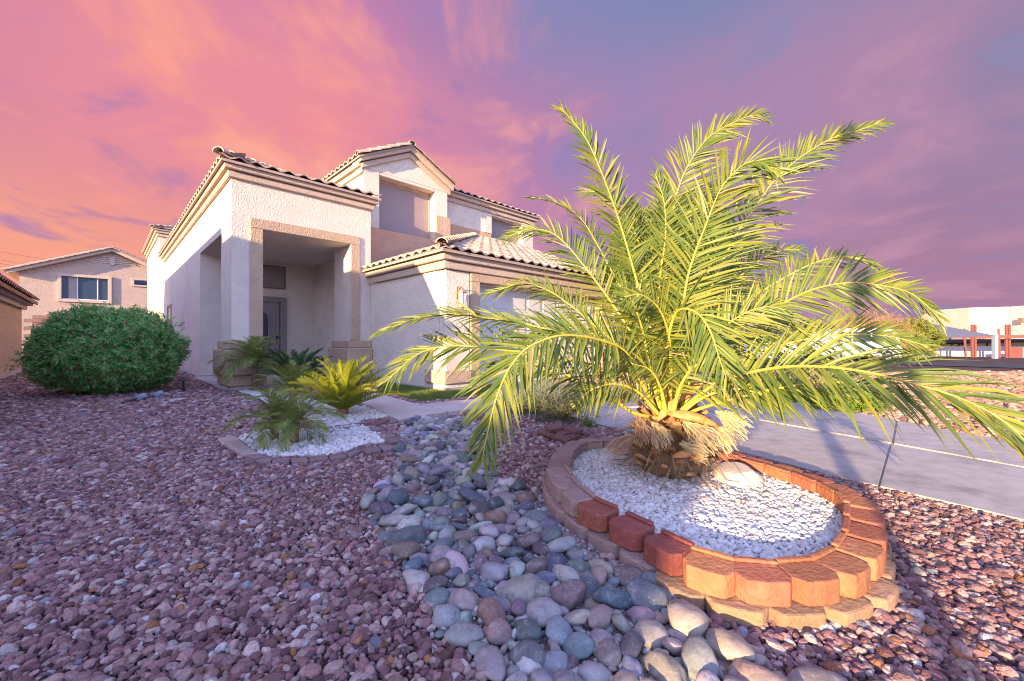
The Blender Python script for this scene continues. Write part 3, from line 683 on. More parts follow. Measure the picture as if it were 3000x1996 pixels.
wallpx([(2958,899,60),(3330,872,50)], M['school2'], sc, 'wall')
p = px(2971,940,59); m = MB(); m.box(p.x-.25,p.x+.25,57.9,58.4,p.z-.4,p.z+.35); m.build('wall_vent', M['frame'], sc)
m = MB()
for xx in (2748,2757,2768): q = px(xx,905,62); m.box(q.x-.15,q.x+.15,64,64.4,q.z-.3,q.z+.5)
m.build('roof_equipment', M['frame'], sc)
lw_ = empty('school_wing', (0,0,0), 0, 'low shaded school wing under the red steel beam', 'school building')
wallpx([(2690,992,57),(3330,992,52)], M['school'], lw_, 'wall')
m = MB(); P0, P1 = px(2700,1012,54.5), px(3330,1012,49.5)
m.tube([(P0.x,P0.y-1,P0.z+.35),(P1.x,P1.y-1,P1.z+.35)], .45, 4); m.build('window_band', M['dark'], lw_)
q = px(2976,1030,50); m = MB(); m.box(q.x-.8,q.x+.8,50,50.2,-1.7,q.z+.5); m.build('red_door', M['redsteel'], lw_)
q = px(2996,1030,50); m = MB(); m.box(q.x+.1,q.x+1.2,50,50.2,-1.7,q.z+.5); m.build('blue_panel', M['bluepaint'], lw_)
rs = empty('steel_walkway_cover', (0,0,0), 0, 'long red steel walkway cover with paired masts and stay cables', 'walkway cover')
A0, A1 = px(2700,988,50), px(3330,985,47)
m = MB(); m.slab([A0+Vector((0,0,.2)), A1+Vector((0,0,.2)), A1+Vector((0,2.5,.2)), A0+Vector((0,2.5,.2))], .42); m.build('beam', M['redsteel'], rs)
for xx in (2852, 2952):
    q = px(xx, 951, 49.2); 
    for dx in (-.18,.2): 
        m = MB(); m.box(q.x+dx-.09,q.x+dx+.09,q.y-.09,q.y+.09,-1.75,q.z); m.build('mast', M['redsteel'], rs)
    for dx in (-1.6,1.8):
        m = MB(); m.tube([(q.x,q.y,q.z-.2),(q.x+dx*1.1,q.y,q.z-1.3)], .03, 4); m.build('stay_cable', M['frame'], rs)
    m = MB(); m.tube([(q.x-.9,q.y,-1.75),(q.x-1.1,q.y,q.z-.5)], .11, 5); m.build('prop', M['redsteel'], rs)
cp = empty('shade_canopy', (0,0,0), 0, 'dark grey fabric shade canopy on blue posts in front of the school', 'canopy')
pk, e1, e2, e3 = px(2722,947,46), px(2915,983,42), px(2655,985,42), px(2780,972,49)
m = MB(); 
def tri_sail(m, a, b, c, n=6, sag=.5):
    idx = {}
    vs, fs = [], []
    for i in range(n+1):
        for j in range(n+1-i):
            u, v = i/n, j/n; p = a+(b-a)*u+(c-a)*v; p = p-Vector((0,0,sag*4*u*v+sag*(u*(1-u)+v*(1-v))*.5)); idx[i,j] = len(vs); vs.append(tuple(p))
    for i in range(n):
        for j in range(n-i):
            fs.append((idx[i,j],idx[i+1,j],idx[i,j+1]))
            if j < n-i-1: fs.append((idx[i+1,j],idx[i+1,j+1],idx[i,j+1]))
    m.add(vs, fs)
tri_sail(m, pk, e1, e2, 6, .15); tri_sail(m, pk, e3, e1, 6, .05)
m.build('fabric', M['canopy'], cp)
for e in (e1, e2):
    m = MB(); m.box(e.x-.16,e.x+.16,e.y-.16,e.y+.16,-1.6,e.z+.1); m.build('post', M['bluepaint'], cp)

# vehicles
def vehicle(name, label, cat, loc, rz, L_, H_, prof, wins, wheelr, wx, w=1.9):
    r = empty(name, loc, rz, label, cat); m = MB()
    n = len(prof)
    m.add([(x,-w/2,z) for x,z in prof]+[(x,w/2,z) for x,z in prof], [tuple(range(n)), tuple(range(n,2*n))[::-1]]+[(i,n+i,n+(i+1)%n,(i+1)%n) for i in range(n)])
    m.build('body', M['carwhite'], r, bevel=.09, seg=3)
    for q in wins:
        m = MB(); k = len(q)
        m.add([(x,-w/2-.012,z) for x,z in q]+[(x,-w/2+.01,z) for x,z in q], [tuple(range(k))]+[(i,k+i,k+(i+1)%k,(i+1)%k) for i in range(k)]); m.build('window', M['glass'], r)
    for x in wx:
        m = MB(); m.tube([(x,-w/2-.02,wheelr),(x,-w/2+.24,wheelr)], wheelr, 20); o = m.build('wheel', M['rubber'], r)
        m = MB(); m.tube([(x,-w/2-.03,wheelr),(x,-w/2+.0,wheelr)], wheelr*.6, 16); m.build('rim', M['chrome'], o)
        m = MB(); m.tube([(x,w/2+.02,wheelr),(x,w/2-.24,wheelr)], wheelr, 20); m.build('wheel', M['rubber'], r)
    x1 = max(p[0] for p in prof); x0 = min(p[0] for p in prof)
    for s in (-1,1):
        m = MB(); m.box(x1-.03,x1+.01,s*w*.38-.1,s*w*.38+.1,.75,1.05); m.build('taillight', M['taillight'], r)
    return r
vl = px(2488,1050,26)
vehicle('white_van', 'long white passenger van with dark side windows parked across the street', 'van', (vl.x,vl.y,terr(vl.x,vl.y)), R(4), 5.4, 2,
    [(-2.6,.35),(2.55,.35),(2.62,.8),(2.5,1.2),(2.05,1.98),(1.7,2.06),(-1.0,2.06),(-1.5,1.95),(-2.05,1.2),(-2.6,1.0)],
    [[(-1.85,1.25),(-.75,1.25),(-.75,1.85),(-1.42,1.85)],[(-.65,1.25),(.5,1.25),(.5,1.85),(-.65,1.85)],[(.6,1.25),(2.2,1.25),(1.95,1.85),(.6,1.85)]], .36, (-1.7,1.6))
vl = px(2190,1050,19)
vehicle('white_car', 'white car nearest the driveway, almost hidden behind the palm leaves', 'car', (vl.x,vl.y,terr(vl.x,vl.y)), R(20), 4.4, 1.5,
    [(-2.1,.3),(2.1,.3),(2.15,.8),(1.9,.98),(1.1,1.05),(.4,1.48),(-1.0,1.5),(-1.7,1.0),(-2.1,.9)],
    [[(-1.45,1.02),(-.4,1.02),(-.4,1.4),(-.95,1.4)],[(-.3,1.02),(.9,1.02),(.35,1.4),(-.3,1.4)]], .32, (-1.35,1.35), 1.75)

# ================================================================== FOLIAGE (leaf sprays spread through a volume)
SRC = {}
def src_collection(name, meshes):
    c = bpy.data.collections.new(name)
    for me in meshes: c.objects.link(bpy.data.objects.new('source_'+me.name, me))
    return c
_trees = {}
def scatter_tree(coll):
    if coll.name in _trees: return _trees[coll.name]
    nt = bpy.data.node_groups.new('scatter_'+coll.name, 'GeometryNodeTree')
    nt.interface.new_socket('Geometry', in_out='INPUT', socket_type='NodeSocketGeometry')
    nt.interface.new_socket('Geometry', in_out='OUTPUT', socket_type='NodeSocketGeometry')
    gi, go = nt.nodes.new('NodeGroupInput'), nt.nodes.new('NodeGroupOutput')
    ci = nt.nodes.new('GeometryNodeCollectionInfo'); ci.inputs['Collection'].default_value = coll
    ci.inputs['Separate Children'].default_value = True; ci.inputs['Reset Children'].default_value = True
    iop = nt.nodes.new('GeometryNodeInstanceOnPoints'); iop.inputs['Pick Instance'].default_value = True
    def attr(n, t):
        a = nt.nodes.new('GeometryNodeInputNamedAttribute'); a.data_type = t; a.inputs['Name'].default_value = n
        return a.outputs['Attribute']
    e = nt.nodes.new('FunctionNodeEulerToRotation')
    nt.links.new(attr('rot','FLOAT_VECTOR'), e.inputs[0]); nt.links.new(e.outputs[0], iop.inputs['Rotation'])
    nt.links.new(attr('scl','FLOAT_VECTOR'), iop.inputs['Scale']); nt.links.new(attr('idx','INT'), iop.inputs['Instance Index'])
    nt.links.new(gi.outputs[0], iop.inputs['Points']); nt.links.new(ci.outputs[0], iop.inputs['Instance']); nt.links.new(iop.outputs[0], go.inputs[0])
    _trees[coll.name] = nt; return nt
def scatter(name, pts, rot, scl, idx, coll, parent=None):
    me = bpy.data.meshes.new(name); n = len(pts); me.vertices.add(n)
    me.vertices.foreach_set('co', np.asarray(pts, dtype=np.float32).ravel())
    for nm, data, t, key in (('rot', rot, 'FLOAT_VECTOR', 'vector'), ('scl', scl, 'FLOAT_VECTOR', 'vector'), ('idx', idx, 'INT', 'value')):
        a = me.attributes.new(nm, t, 'POINT')
        a.data.foreach_set(key, np.asarray(data, dtype=np.int32 if t == 'INT' else np.float32).ravel())
    o = link(bpy.data.objects.new(name, me), parent); o['kind'] = 'stuff'
    md = o.modifiers.new('scatter', 'NODES'); md.node_group = scatter_tree(coll); return o
def sprig(name, mat, nl=8, ll=.05, lw=.018, stem=.06, spread=1.0, seed=0):
    r = random.Random(seed); m = MB()
    for i in range(nl):
        t = i/nl; base = Vector((0,0,stem*t)); a = i*2.4+r.uniform(-.3,.3)
        el_ = r.uniform(.15,.9)*spread
        d = Vector((math.cos(a)*math.cos(el_), math.sin(a)*math.cos(el_), math.sin(el_)))
        s = d.cross(Vector((0,0,1))).normalized(); u = s.cross(d)
        l = ll*r.uniform(.7,1.2); w_ = lw*r.uniform(.8,1.2)
        mid = base+d*l*.5+u*w_*.25
        m.add([base, mid+s*w_*.5, base+d*l, mid-s*w_*.5], [(0,1,2),(0,2,3)])
    return m.mesh(name, mat)
def dir_euler(n, spin):
    return (Vector(n).to_track_quat('Z','Y') @ Quaternion((0,0,1), spin)).to_euler()
def blob_foliage(name, parent, c, rad, n, coll, nvar, size, shell=.35, lump=.18, flat=None, seed=1, jitter=.6, cut=None):
    r = random.Random(seed); P, Ro, Sc, Ix = [], [], [], []
    off = Vector((seed*3.1, seed*1.7, 0))
    while len(P) < n:
        v = Vector((r.gauss(0,1), r.gauss(0,1), r.gauss(0,1))).normalized()
        k = 1+lump*mnoise.noise(v*1.7+off)+lump*.7*mnoise.noise(v*4.1+off)+lump*.35*mnoise.noise(v*9+off)
        d = 1-shell*(r.random()**1.6)
        p = Vector((v.x*rad[0], v.y*rad[1], v.z*rad[2]))*k*d
        if flat is not None and p.z < flat: continue
        if cut and cut(p, r): continue
        nrm = Vector((v.x/rad[0], v.y/rad[1], v.z/rad[2])).normalized()+Vector((r.gauss(0,1), r.gauss(0,1), r.gauss(0,1)+.35))*jitter
        P.append(tuple(Vector(c)+p)); Ro.append(tuple(dir_euler(nrm, r.uniform(0,6.28)))); s = size*r.uniform(.65,1.35); Sc.append((s,s,s)); Ix.append(r.randrange(nvar))
    return scatter(name, P, Ro, Sc, Ix, coll, parent)
cb_ = src_collection('bush_sprays', [sprig('bush_spray', M['bush'], 9, .052, .016, .07, 1.0, k) for k in range(4)])
cs_ = src_collection('shrub_sprays', [sprig('shrub_spray', M['shrub'], 7, .035, .014, .10, 1.0, 10+k) for k in range(3)])
cl_ = src_collection('lime_sprays', [sprig('lime_spray', M['lime'], 8, .05, .024, .05, 1.0, 20+k) for k in range(3)])
ct_ = src_collection('tree_sprays', [sprig('tree_spray', M['treeleaf'], 9, .10, .045, .16, .9, 30+k) for k in range(3)])
cy_ = src_collection('yellow_sprays', [sprig('yellow_spray', M['yellowleaf'], 9, .10, .05, .14, .9, 40+k) for k in range(3)])
cr_ = src_collection('rust_sprays', [sprig('rust_spray', M['rusttree'], 9, .12, .012, .2, .9, 50+k) for k in range(3)])

# big clipped bush
bc = Vector((-7.55, 7.8, 0))
bush = empty('round_bush', bc, 0, 'large dense round green bush on the gravel beside the left wall', 'bush')
def bcut(p, r): return False
blob_foliage('foliage', bush, (0,0,.78), (1.03,.95,.74), 12500, cb_, 4, 1.3, .30, .17, -.68, 3, .5)
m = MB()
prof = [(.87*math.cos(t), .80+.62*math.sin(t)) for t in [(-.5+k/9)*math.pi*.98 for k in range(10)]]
m.lathe((0,0,0), prof, 24); o = m.build('inner_dark_core', M['bushcore'], bush, True); o.scale = (1,.88,1)  # solid dark core blocks the view through and stands for inner shade
blob_foliage('stray_shoots', bush, (0,0,.80), (1.08,1.0,.80), 320, cb_, 4, 1.2, .06, .2, -.4, 5, .3)
r_ = random.Random(4)
for k in range(7):
    a = r_.uniform(0,6.28); q = Vector((math.cos(a)*.8, math.sin(a)*.7, .35))
    m = MB(); m.tube([(q.x*.35,q.y*.35,-.03),(q.x*.8,q.y*.8,.2),(q.x,q.y,.5)], [.03,.022,.015], 5); m.build('stem', M['bark'], bush)

def shrub(name, label, c, rad, n, coll, nvar, size, seed, cat='shrub', stems=8, smat=None, group=None, shell=.7, lump=.35):
    e = empty(name, c, 0, label, cat, group)
    blob_foliage('foliage', e, (0,0,rad[2]*.85), rad, n, coll, nvar, size, shell, lump, -rad[2]*.8, seed, .7)
    r = random.Random(seed)
    for k in range(stems):
        a = r.uniform(0,6.28); q = r.uniform(.4,.9)
        m = MB(); m.tube([(0,0,-.02),(math.cos(a)*rad[0]*q*.5,math.sin(a)*rad[1]*q*.5,rad[2]*.6),(math.cos(a)*rad[0]*q,math.sin(a)*rad[1]*q,rad[2]*1.2)], [.009,.007,.003], 4); m.build('stem', smat or M['bark'], e)
    return e
shrub('desert_shrub', 'sparse grey green shrub behind the loose paver pile', gp(1645,1236), (.42,.34,.24), 620, cs_, 3, .95, 21, stems=22, shell=.9)
shrub('desert_shrub', 'straggly low shrub under the left palm fronds next to the walkway', gp(1555,1215), (.34,.3,.18), 380, cs_, 3, .9, 22, stems=18, shell=.9)
shrub('green_shrub', 'bright lime green low shrub on the tan gravel across the driveway', gpt(2482,1202), (.44,.40,.20), 1100, cl_, 3, .95, 23, stems=5)
shrub('green_shrub', 'darker green low shrub in shade at the far driveway edge', gpt(2270,1172), (.50,.42,.2), 1000, cl_, 3, .9, 24, stems=5)
shrub('weed', 'tiny green weed sprouting from gravel behind the planter', gp(1722,1256), (.09,.07,.05), 60, cl_, 3, .45, 27, 'weed', 3)
def tree(name, label, c, trunk_h, rad, n, coll, nvar, size, seed, cz, shell=.75, lump=.4, limbs=7, tr=.09):
    e = empty(name, c, 0, label, 'tree'); r = random.Random(seed)
    m = MB(); m.tube([(0,0,-.1),(.03,0,trunk_h*.5),(0,.05,trunk_h)], [tr,tr*.8,tr*.6], 8); t_ = m.build('trunk', M['bark'], e, True)
    for k in range(limbs):
        a = k*2.4+r.uniform(-.4,.4); q = Vector((math.cos(a)*rad[0]*.75, math.sin(a)*rad[1]*.75, cz-trunk_h+r.uniform(-.2,.6)*rad[2]))
        m = MB(); m.tube([(0,.04,trunk_h*.85),(q.x*.45,q.y*.45,trunk_h+q.z*.6),(q.x,q.y,trunk_h+q.z)], [tr*.5,tr*.3,tr*.1], 5); m.build('limb', M['bark'], t_)
    blob_foliage('crown', e, (0,0,cz), rad, n, coll, nvar, size, shell, lump, None, seed, .8, lambda p, r: mnoise.noise(p*1.6+Vector((seed,0,0))) < -.18)
    return e
tree('leafy_tree', 'dense leafy green tree standing right behind the palm beside the garage', (3.35,8.9,0), 1.4, (1.25,1.1,1.5), 5200, ct_, 3, .95, 31, 2.35)
tree('bare_tree', 'rust coloured nearly leafless tree beyond the white van', (px(2545,1000,33).x,33,terr(27,33)), 1.4, (3.2,2.4,1.75), 3000, cr_, 3, 1.9, 32, 2.0, .95, .5, 14, .12)
tree('yellow_green_tree', 'round yellow green tree left of the school hall', (px(2672,1000,34).x,34,terr(33,34)), 1.0, (1.75,1.6,1.5), 3200, cy_, 3, 1.3, 33, 1.65)
tree('low_olive_tree', 'low loose green tree left of the rust coloured tree', (px(2395,1000,36).x,36,terr(27,36)), .8, (2.6,1.6,1.2), 1800, ct_, 3, 1.6, 34, 1.5, .9, .5)

# ================================================================== STONES
def rock_mesh(name, mat, seed, sub=2, cuts=9, squash=(1,.8,.62), lumpy=.0, smooth=False, dmin=.62):
    r = random.Random(seed); bm = bmesh.new(); bmesh.ops.create_icosphere(bm, subdivisions=sub, radius=1)
    planes = []
    for _ in range(cuts):
        n = Vector((r.gauss(0,1), r.gauss(0,1), r.gauss(0,1))).normalized(); planes.append((n, r.uniform(dmin, .92)))
    off = Vector((seed*1.3, seed*.7, 0))
    for v in bm.verts:
        p = v.co.copy()
        for n, d in planes:
            k = p.dot(n)
            if k > d: p -= n*(k-d)*(.95 if not smooth else .75)
        if lumpy: p *= 1+lumpy*mnoise.noise(v.co*1.3+off)+lumpy*.4*mnoise.noise(v.co*3+off)
        v.co = Vector((p.x*squash[0], p.y*squash[1], p.z*squash[2]))
    me = bpy.data.meshes.new(name); bm.to_mesh(me); bm.free(); me.materials.append(mat)
    if smooth: me.shade_smooth()
    return me
def inpoly(P, poly):
    P = np.asarray(P); x, y = P[:,0], P[:,1]; r = np.zeros(len(P), bool); n = len(poly)
    for i in range(n):
        x1, y1 = poly[i][:2]; x2, y2 = poly[(i+1)%n][:2]
        c = ((y1 > y) != (y2 > y)) & (x < (x2-x1)*(y-y1)/((y2-y1) or 1e-9)+x1); r ^= c
    return r
def jgrid(x0, x1, y0, y1, s, jit=.42):
    xs = np.arange(x0, x1, s); ys = np.arange(y0, y1, s*.87)
    X, Y = np.meshgrid(xs, ys); X = X+(np.arange(len(ys))%2)[:,None]*s/2
    P = np.stack([X.ravel(), Y.ravel()], 1); return P+nrg.uniform(-jit, jit, P.shape)*s
def stones(name, P2, size, z, coll, nvar, var=.3, label=None, cat=None, tilt=.45, flat=1.0, parent=None, zj=.15):
    n = len(P2); s = size*np.exp(nrg.normal(0, var, n)); s = np.clip(s, size*.45, size*2.0)
    zz = (z(P2) if callable(z) else np.full(n, z))+s*nrg.uniform(-.1, zj+.25, n)
    P = np.column_stack([P2, zz]); Ro = np.column_stack([nrg.uniform(-tilt, tilt, n), nrg.uniform(-tilt, tilt, n), nrg.uniform(0, 6.283, n)])
    Sc = np.column_stack([s*nrg.uniform(.85,1.25,n), s*nrg.uniform(.85,1.15,n), s*flat*nrg.uniform(.8,1.2,n)])/1.0
    o = scatter(name, P, Ro, Sc, nrg.integers(0, nvar, n), coll, parent)
    if label: tag(o, label, cat)
    return o
clava = src_collection('lava_stones', [rock_mesh('lava_stone', M['lava'], k, 2, 10) for k in range(8)])
cfin = src_collection('fine_stones', [rock_mesh('fine_stone', M['fines'], 160+k, 1, 6) for k in range(5)])
ctan = src_collection('tan_stones', [rock_mesh('tan_stone', M['tangravel'], 20+k, 2, 10) for k in range(5)])
cwht = src_collection('white_stones', [rock_mesh('white_stone', M['whitegravel'], 40+k, 2, 7, (1,.82,.7), .15, True) for k in range(6)])
PEB = pmat('creek_pebble', None, (.3,.28,.28), 40, .85, .4, 90, .006, stops=[(0,(.16,.17,.19)),(.2,(.3,.22,.21)),(.4,(.42,.40,.39)),(.55,(.2,.22,.23)),(.7,(.33,.27,.22)),(.85,(.5,.47,.45))])
cpeb = src_collection('creek_pebbles', [rock_mesh('creek_pebble', PEB, 60+k, 2, 5, (1,.78,.62), .2, True) for k in range(6)])

# ---- planter ring outline (top outer edge of the upper course)
ring_raw = [(.62,3.50),(.44,3.36),(.31,3.07),(.235,2.75),(.235,2.5),(.275,2.27),(.35,2.06),(.47,1.88),(.585,1.70),(.70,1.545),(.86,1.465),(1.06,1.455),(1.25,1.50),(1.43,1.61),(1.63,1.80),(1.81,2.03),(1.90,2.30),(1.87,2.58),(1.77,2.86),(1.58,3.15),(1.28,3.42),(.95,3.56)]
def closed_spline(P, n):
    P = [Vector((*p, 0)) for p in P]; m = len(P); out = []
    for i in range(m):
        p0, p1, p2, p3 = P[i-1], P[i], P[(i+1)%m], P[(i+2)%m]
        for k in range(12):
            t = k/12; out.append(.5*((2*p1)+(-p0+p2)*t+(2*p0-5*p1+4*p2-p3)*t*t+(-p0+3*p1-3*p2+p3)*t**3))
    L = [0]
    for i in range(len(out)): L.append(L[-1]+(out[(i+1)%len(out)]-out[i]).length)
    res = []
    for k in range(n):
        s = L[-1]*k/n; i = max(j for j in range(len(out)) if L[j] <= s)
        a, b = out[i], out[(i+1)%len(out)]; u = (s-L[i])/max(1e-9, L[i+1]-L[i]); res.append((a.lerp(b, u), (b-a).normalized()))
    return res, L[-1]
ring, ringlen = closed_spline(ring_raw, 120)
ring_xy = [(p.x, p.y) for p, t in ring]
ring_in = [tuple((p+Vector((-t.y, t.x, 0))*.12)[:2]) for p, t in ring]
# the outline runs anticlockwise seen from above? make 'outwards' consistent
cen = Vector((1.05,2.5,0))
def outward(p, t):
    n = Vector((t.y, -t.x, 0)); return n if n.dot(p-cen) > 0 else -n
ring_in = [tuple((p-outward(p,t)*.10)[:2]) for p, t in ring]
pl = empty('planter_wall', (1.05,2.5,0), 0, 'oval planter ring of two courses of red and tan concrete blocks round the date palm', 'planter')
pl_mats = {}
def wall_block(mat, w, d, h, lip, seed):
    r = random.Random(seed); m = MB()
    j = lambda a=.005: r.uniform(-a, a)
    poly = [(-.41*w,-d),(.41*w,-d),(.495*w,-d*.30),(.36*w+j(),j()),(.0,.005+j(.003)),(-.36*w+j(),j()),(-.495*w,-d*.30)]
    m.prism(poly, 0, h)
    if lip: m.prism([(-.40*w,-d*.995),(.40*w,-d*.995),(.43*w,-d*.80),(-.43*w,-d*.80)], h+.0005, h+.014)
    return m.mesh('block', mat)
NBK = 29; up_, _ = closed_spline(ring_raw, NBK); lo_, _ = closed_spline(ring_raw, NBK*2)
def zoff(y): return -.022*max(0, min(1, (2.1-y)/.6))
for k, (p, t) in enumerate(up_):
    n = outward(p, t)
    if p.x < .34 and p.y > 2.2: mt = 'block_mauve'
    elif p.x < .66 and p.y < 2.2: mt = 'block_red'
    elif p.y > 3.2: mt = 'block_mauve'
    else: mt = 'block_terra'
    me = wall_block(M[mt], ringlen/NBK*rng.uniform(.91,.96), .15, .088, True, k)
    ang = math.atan2(n.y, n.x)-math.pi/2+rng.uniform(-.05,.05)
    o = obj('block', me, None, Matrix.Translation((*(p+n*rng.uniform(-.006,.006)).xy, .083+zoff(p.y))) @ Matrix.Rotation(ang,4,'Z') @ Matrix.Rotation(rng.uniform(-.025,.025),4,'X'))
    b = o.modifiers.new('bevel','BEVEL'); b.width = .009; b.segments = 2
    o.parent = pl; o.matrix_parent_inverse = Matrix.Translation(-pl.location)
for k in range(NBK):
    p, t = lo_[2*k+1]; n = outward(p, t)
    mt = 'block_mauve' if (p.x < .75 and p.y > 1.75) or p.y > 3.1 else 'block_tan'
    me = wall_block(M[mt], ringlen/NBK*1.03, .15, .088, False, 100+k)
    ang = math.atan2(n.y, n.x)-math.pi/2+rng.uniform(-.06,.06)
    o = obj('block', me, None, Matrix.Translation((*(p+n*(.022+rng.uniform(-.008,.014)+(.02 if p.y < 1.7 else 0))).xy, -.006+zoff(p.y))) @ Matrix.Rotation(ang,4,'Z'))
    b = o.modifiers.new('bevel','BEVEL'); b.width = .009; b.segments = 2
    o.parent = pl; o.matrix_parent_inverse = Matrix.Translation(-pl.location)
BEDZ = .112
tag(MB().prism(ring_in, -.05, BEDZ-.012).build('planting_soil', M['bedsoil']), kind='structure')

# ---- left bed with its edging pavers
z4 = lambda u, v: (600+u/2.613, 900+v/2.613)
def z4g(pts, z=0.0): return [gp(*z4(u, v), z) for u, v in pts]
bedA = xy(z4g([(250,1010),(330,1075),(410,1140),(520,1160),(650,1160),(800,1158),(940,1150),(1080,1125),(1200,1075),(1330,1060),(1420,1050),(1330,985),(1240,935),(1150,915),(1000,945),(800,960),(560,950),(380,970)]))
bedB = xy(z4g([(930,935),(1010,930),(1170,895),(1250,870),(1430,850),(1340,800),(1180,770),(1000,740),(800,690),(640,670),(520,655),(300,645),(240,652),(330,690),(430,735),(600,790),(760,860)]))
tag(MB().prism(bedA, -.05, .018).build('bed_soil', M['bedsoil']), kind='structure')
tag(MB().prism(bedB, -.05, .016).build('bed_soil', M['bedsoil']), kind='structure')
ed = empty('bed_edging', gp(*z4(800,1100)), 0, 'curved edging of flat mauve pavers round the white gravel bed', 'garden edging')
pav = [ # quads in the detail view
 ([(95,1002),(235,985),(275,1020),(130,1040)],'paver_pale'),([(150,1046),(285,1030),(345,1078),(215,1092)],'paver_pale'),([(225,1098),(350,1086),(420,1130),(280,1135)],'paver_pale'),
 ([(290,1140),(420,1134),(480,1150),(385,1165)],'paver'),([(385,1170),(485,1150),(520,1162),(505,1186),(430,1190)],'paver'),([(515,1168),(640,1152),(655,1160),(648,1184),(512,1188)],'paver'),
 ([(656,1156),(790,1150),(795,1174),(658,1182)],'paver'),([(802,1150),(940,1140),(948,1166),(805,1176)],'paver'),([(950,1146),(1075,1132),(1092,1150),(960,1166)],'paver'),
 ([(1080,1122),(1160,1088),(1205,1102),(1110,1150)],'paver'),([(1205,1092),(1330,1074),(1358,1098),(1240,1122)],'paver'),([(1328,1066),(1440,1060),(1482,1086),(1370,1100)],'paver'),
 ([(1372,1024),(1470,998),(1518,1030),(1430,1050)],'paver'),([(1335,988),(1425,970),(1468,992),(1370,1018)],'paver'),([(1302,960),(1378,944),(1420,966),(1338,984)],'paver'),
 ([(1262,936),(1335,920),(1374,940),(1300,956)],'paver'),([(1210,916),(1280,900),(1330,916),(1262,932)],'paver'),([(1168,902),(1225,888),(1275,898),(1208,914)],'paver_red'),
 ([(1258,886),(1375,862),(1402,878),(1300,908)],'paver_red'),([(1410,866),(1470,852),(1492,870),(1415,890)],'paver'),
 ([(935,946),(1000,930),(1030,942),(960,962)],'paver'),([(1005,930),(1080,916),(1110,926),(1035,944)],'paver'),([(1085,914),(1160,902),(1190,912),(1112,928)],'paver'),
 ([(290,664),(345,672),(385,700),(330,690)],'paver'),([(340,692),(390,702),(440,728),(385,724)],'paver'),([(245,650),(290,660),(325,684),(270,668)],'paver'),
]
for q, mt in pav:
    P = inset([(p.x, p.y) for p in z4g(q, .035)], .002)
    o = MB().prism(P, -.03, max(.03, .042+rng.uniform(-.006,.008))).build('paver', M[mt], None, bevel=.006)
    o.parent = ed; o.matrix_parent_inverse = Matrix.Translation(-ed.location)

# ---- dry creek
creek = xy(poly_px([(1177,1254),(1168,1324),(1160,1400),(1100,1440),(1068,1490),(1145,1629),(1215,1706),(1262,1782),(1290,1871),(1385,1915),(1464,1986),(1560,2080),(2420,2090),(2290,1996),(2189,1900),(2050,1835),(1950,1735),(1833,1690),(1693,1640),(1632,1580),(1550,1464),(1464,1413),(1445,1375),(1440,1290),(1385,1240),(1320,1224),(1220,1228)]))
dc = tag(MB().prism(creek, -.06, .004).build('dry_creek_bed', M['creeksoil']), kind='structure')
# stone material driven by each stone's own colour
def stone_mat():
    m = bpy.data.materials.new('creek_stone'); m.use_nodes = True; nt = m.node_tree; nt.nodes.clear()
    pos = nn(nt, 'ShaderNodeNewGeometry').outputs['Position']; oi = nn(nt, 'ShaderNodeObjectInfo')
    base = oi.outputs['Color']; rnd = oi.outputs['Random']
    off = nn(nt, 'ShaderNodeCombineXYZ', {0: mth(nt, 'MULTIPLY', rnd, 37.0), 1: mth(nt, 'MULTIPLY', rnd, 11.0)}).outputs[0]
    v = nn(nt, 'ShaderNodeVectorMath', {0: pos, 1: off}, operation='ADD').outputs[0]
    n1 = nn(nt, 'ShaderNodeTexNoise', {'Vector': v, 'Scale': 22, 'Detail': 5, 'Roughness': .65, 'Distortion': .4}).outputs[0]
    n2 = nn(nt, 'ShaderNodeTexNoise', {'Vector': v, 'Scale': 95, 'Detail': 4, 'Roughness': .7}).outputs[0]
    n3 = nn(nt, 'ShaderNodeTexNoise', {'Vector': v, 'Scale': 9, 'Detail': 4, 'Roughness': .5, 'Distortion': 1.2}).outputs[0]
    c = mixc(nt, mapr(nt, n1, .50, .72, 0, .45), base, (.44,.42,.41))
    c = mixc(nt, mapr(nt, n1, .48, .28, 0, .55), c, (.06,.065,.075))
    c = mixc(nt, mapr(nt, n3, .56, .66, 0, .35), c, (.10,.105,.12))
    c = mixc(nt, mapr(nt, n2, .55, .75, 0, .5), c, (.48,.46,.46))
    c = mixc(nt, mapr(nt, n2, .42, .28, 0, .5), c, (.07,.07,.08))
    bn = nn(nt, 'ShaderNodeBump', {'Strength': .45, 'Distance': .006, 'Height': mth(nt, 'ADD', n1, mth(nt, 'MULTIPLY', n2, .5))}).outputs[0]
    b = nn(nt, 'ShaderNodeBsdfPrincipled', {'Base Color': c, 'Roughness': .72, 'Specular IOR Level': .3, 'Normal': bn})
    nt.links.new(b.outputs[0], nn(nt, 'ShaderNodeOutputMaterial').inputs[0]); return m
SM = stone_mat()
COB = [rock_mesh('river_cobble', SM, 80+k, 3, 3+k%4, (1, (.7,.82,.9,.62,.78,.74,.86,.68)[k], (.58,.62,.66,.5,.55,.7,.6,.46)[k]), .22, True, .7) for k in range(8)]
ANG = [rock_mesh('broken_cobble', SM, 120+k, 3, 10, (1,.8,.62), .1, True, .6) for k in range(4)]
PAL0 = [(.105,.125,.15),(.17,.20,.23),(.24,.17,.185),(.10,.15,.175),(.27,.25,.235),(.40,.38,.37),(.14,.105,.125),(.33,.245,.23),(.20,.215,.21),(.28,.20,.145),(.21,.15,.17),(.13,.14,.165)]
PALT = [(.30,.22,.16),(.36,.28,.21),(.25,.17,.12),(.33,.23,.19),(.28,.22,.18)]  # tan palette puts warm sunlight into the cobbles of the lit corner
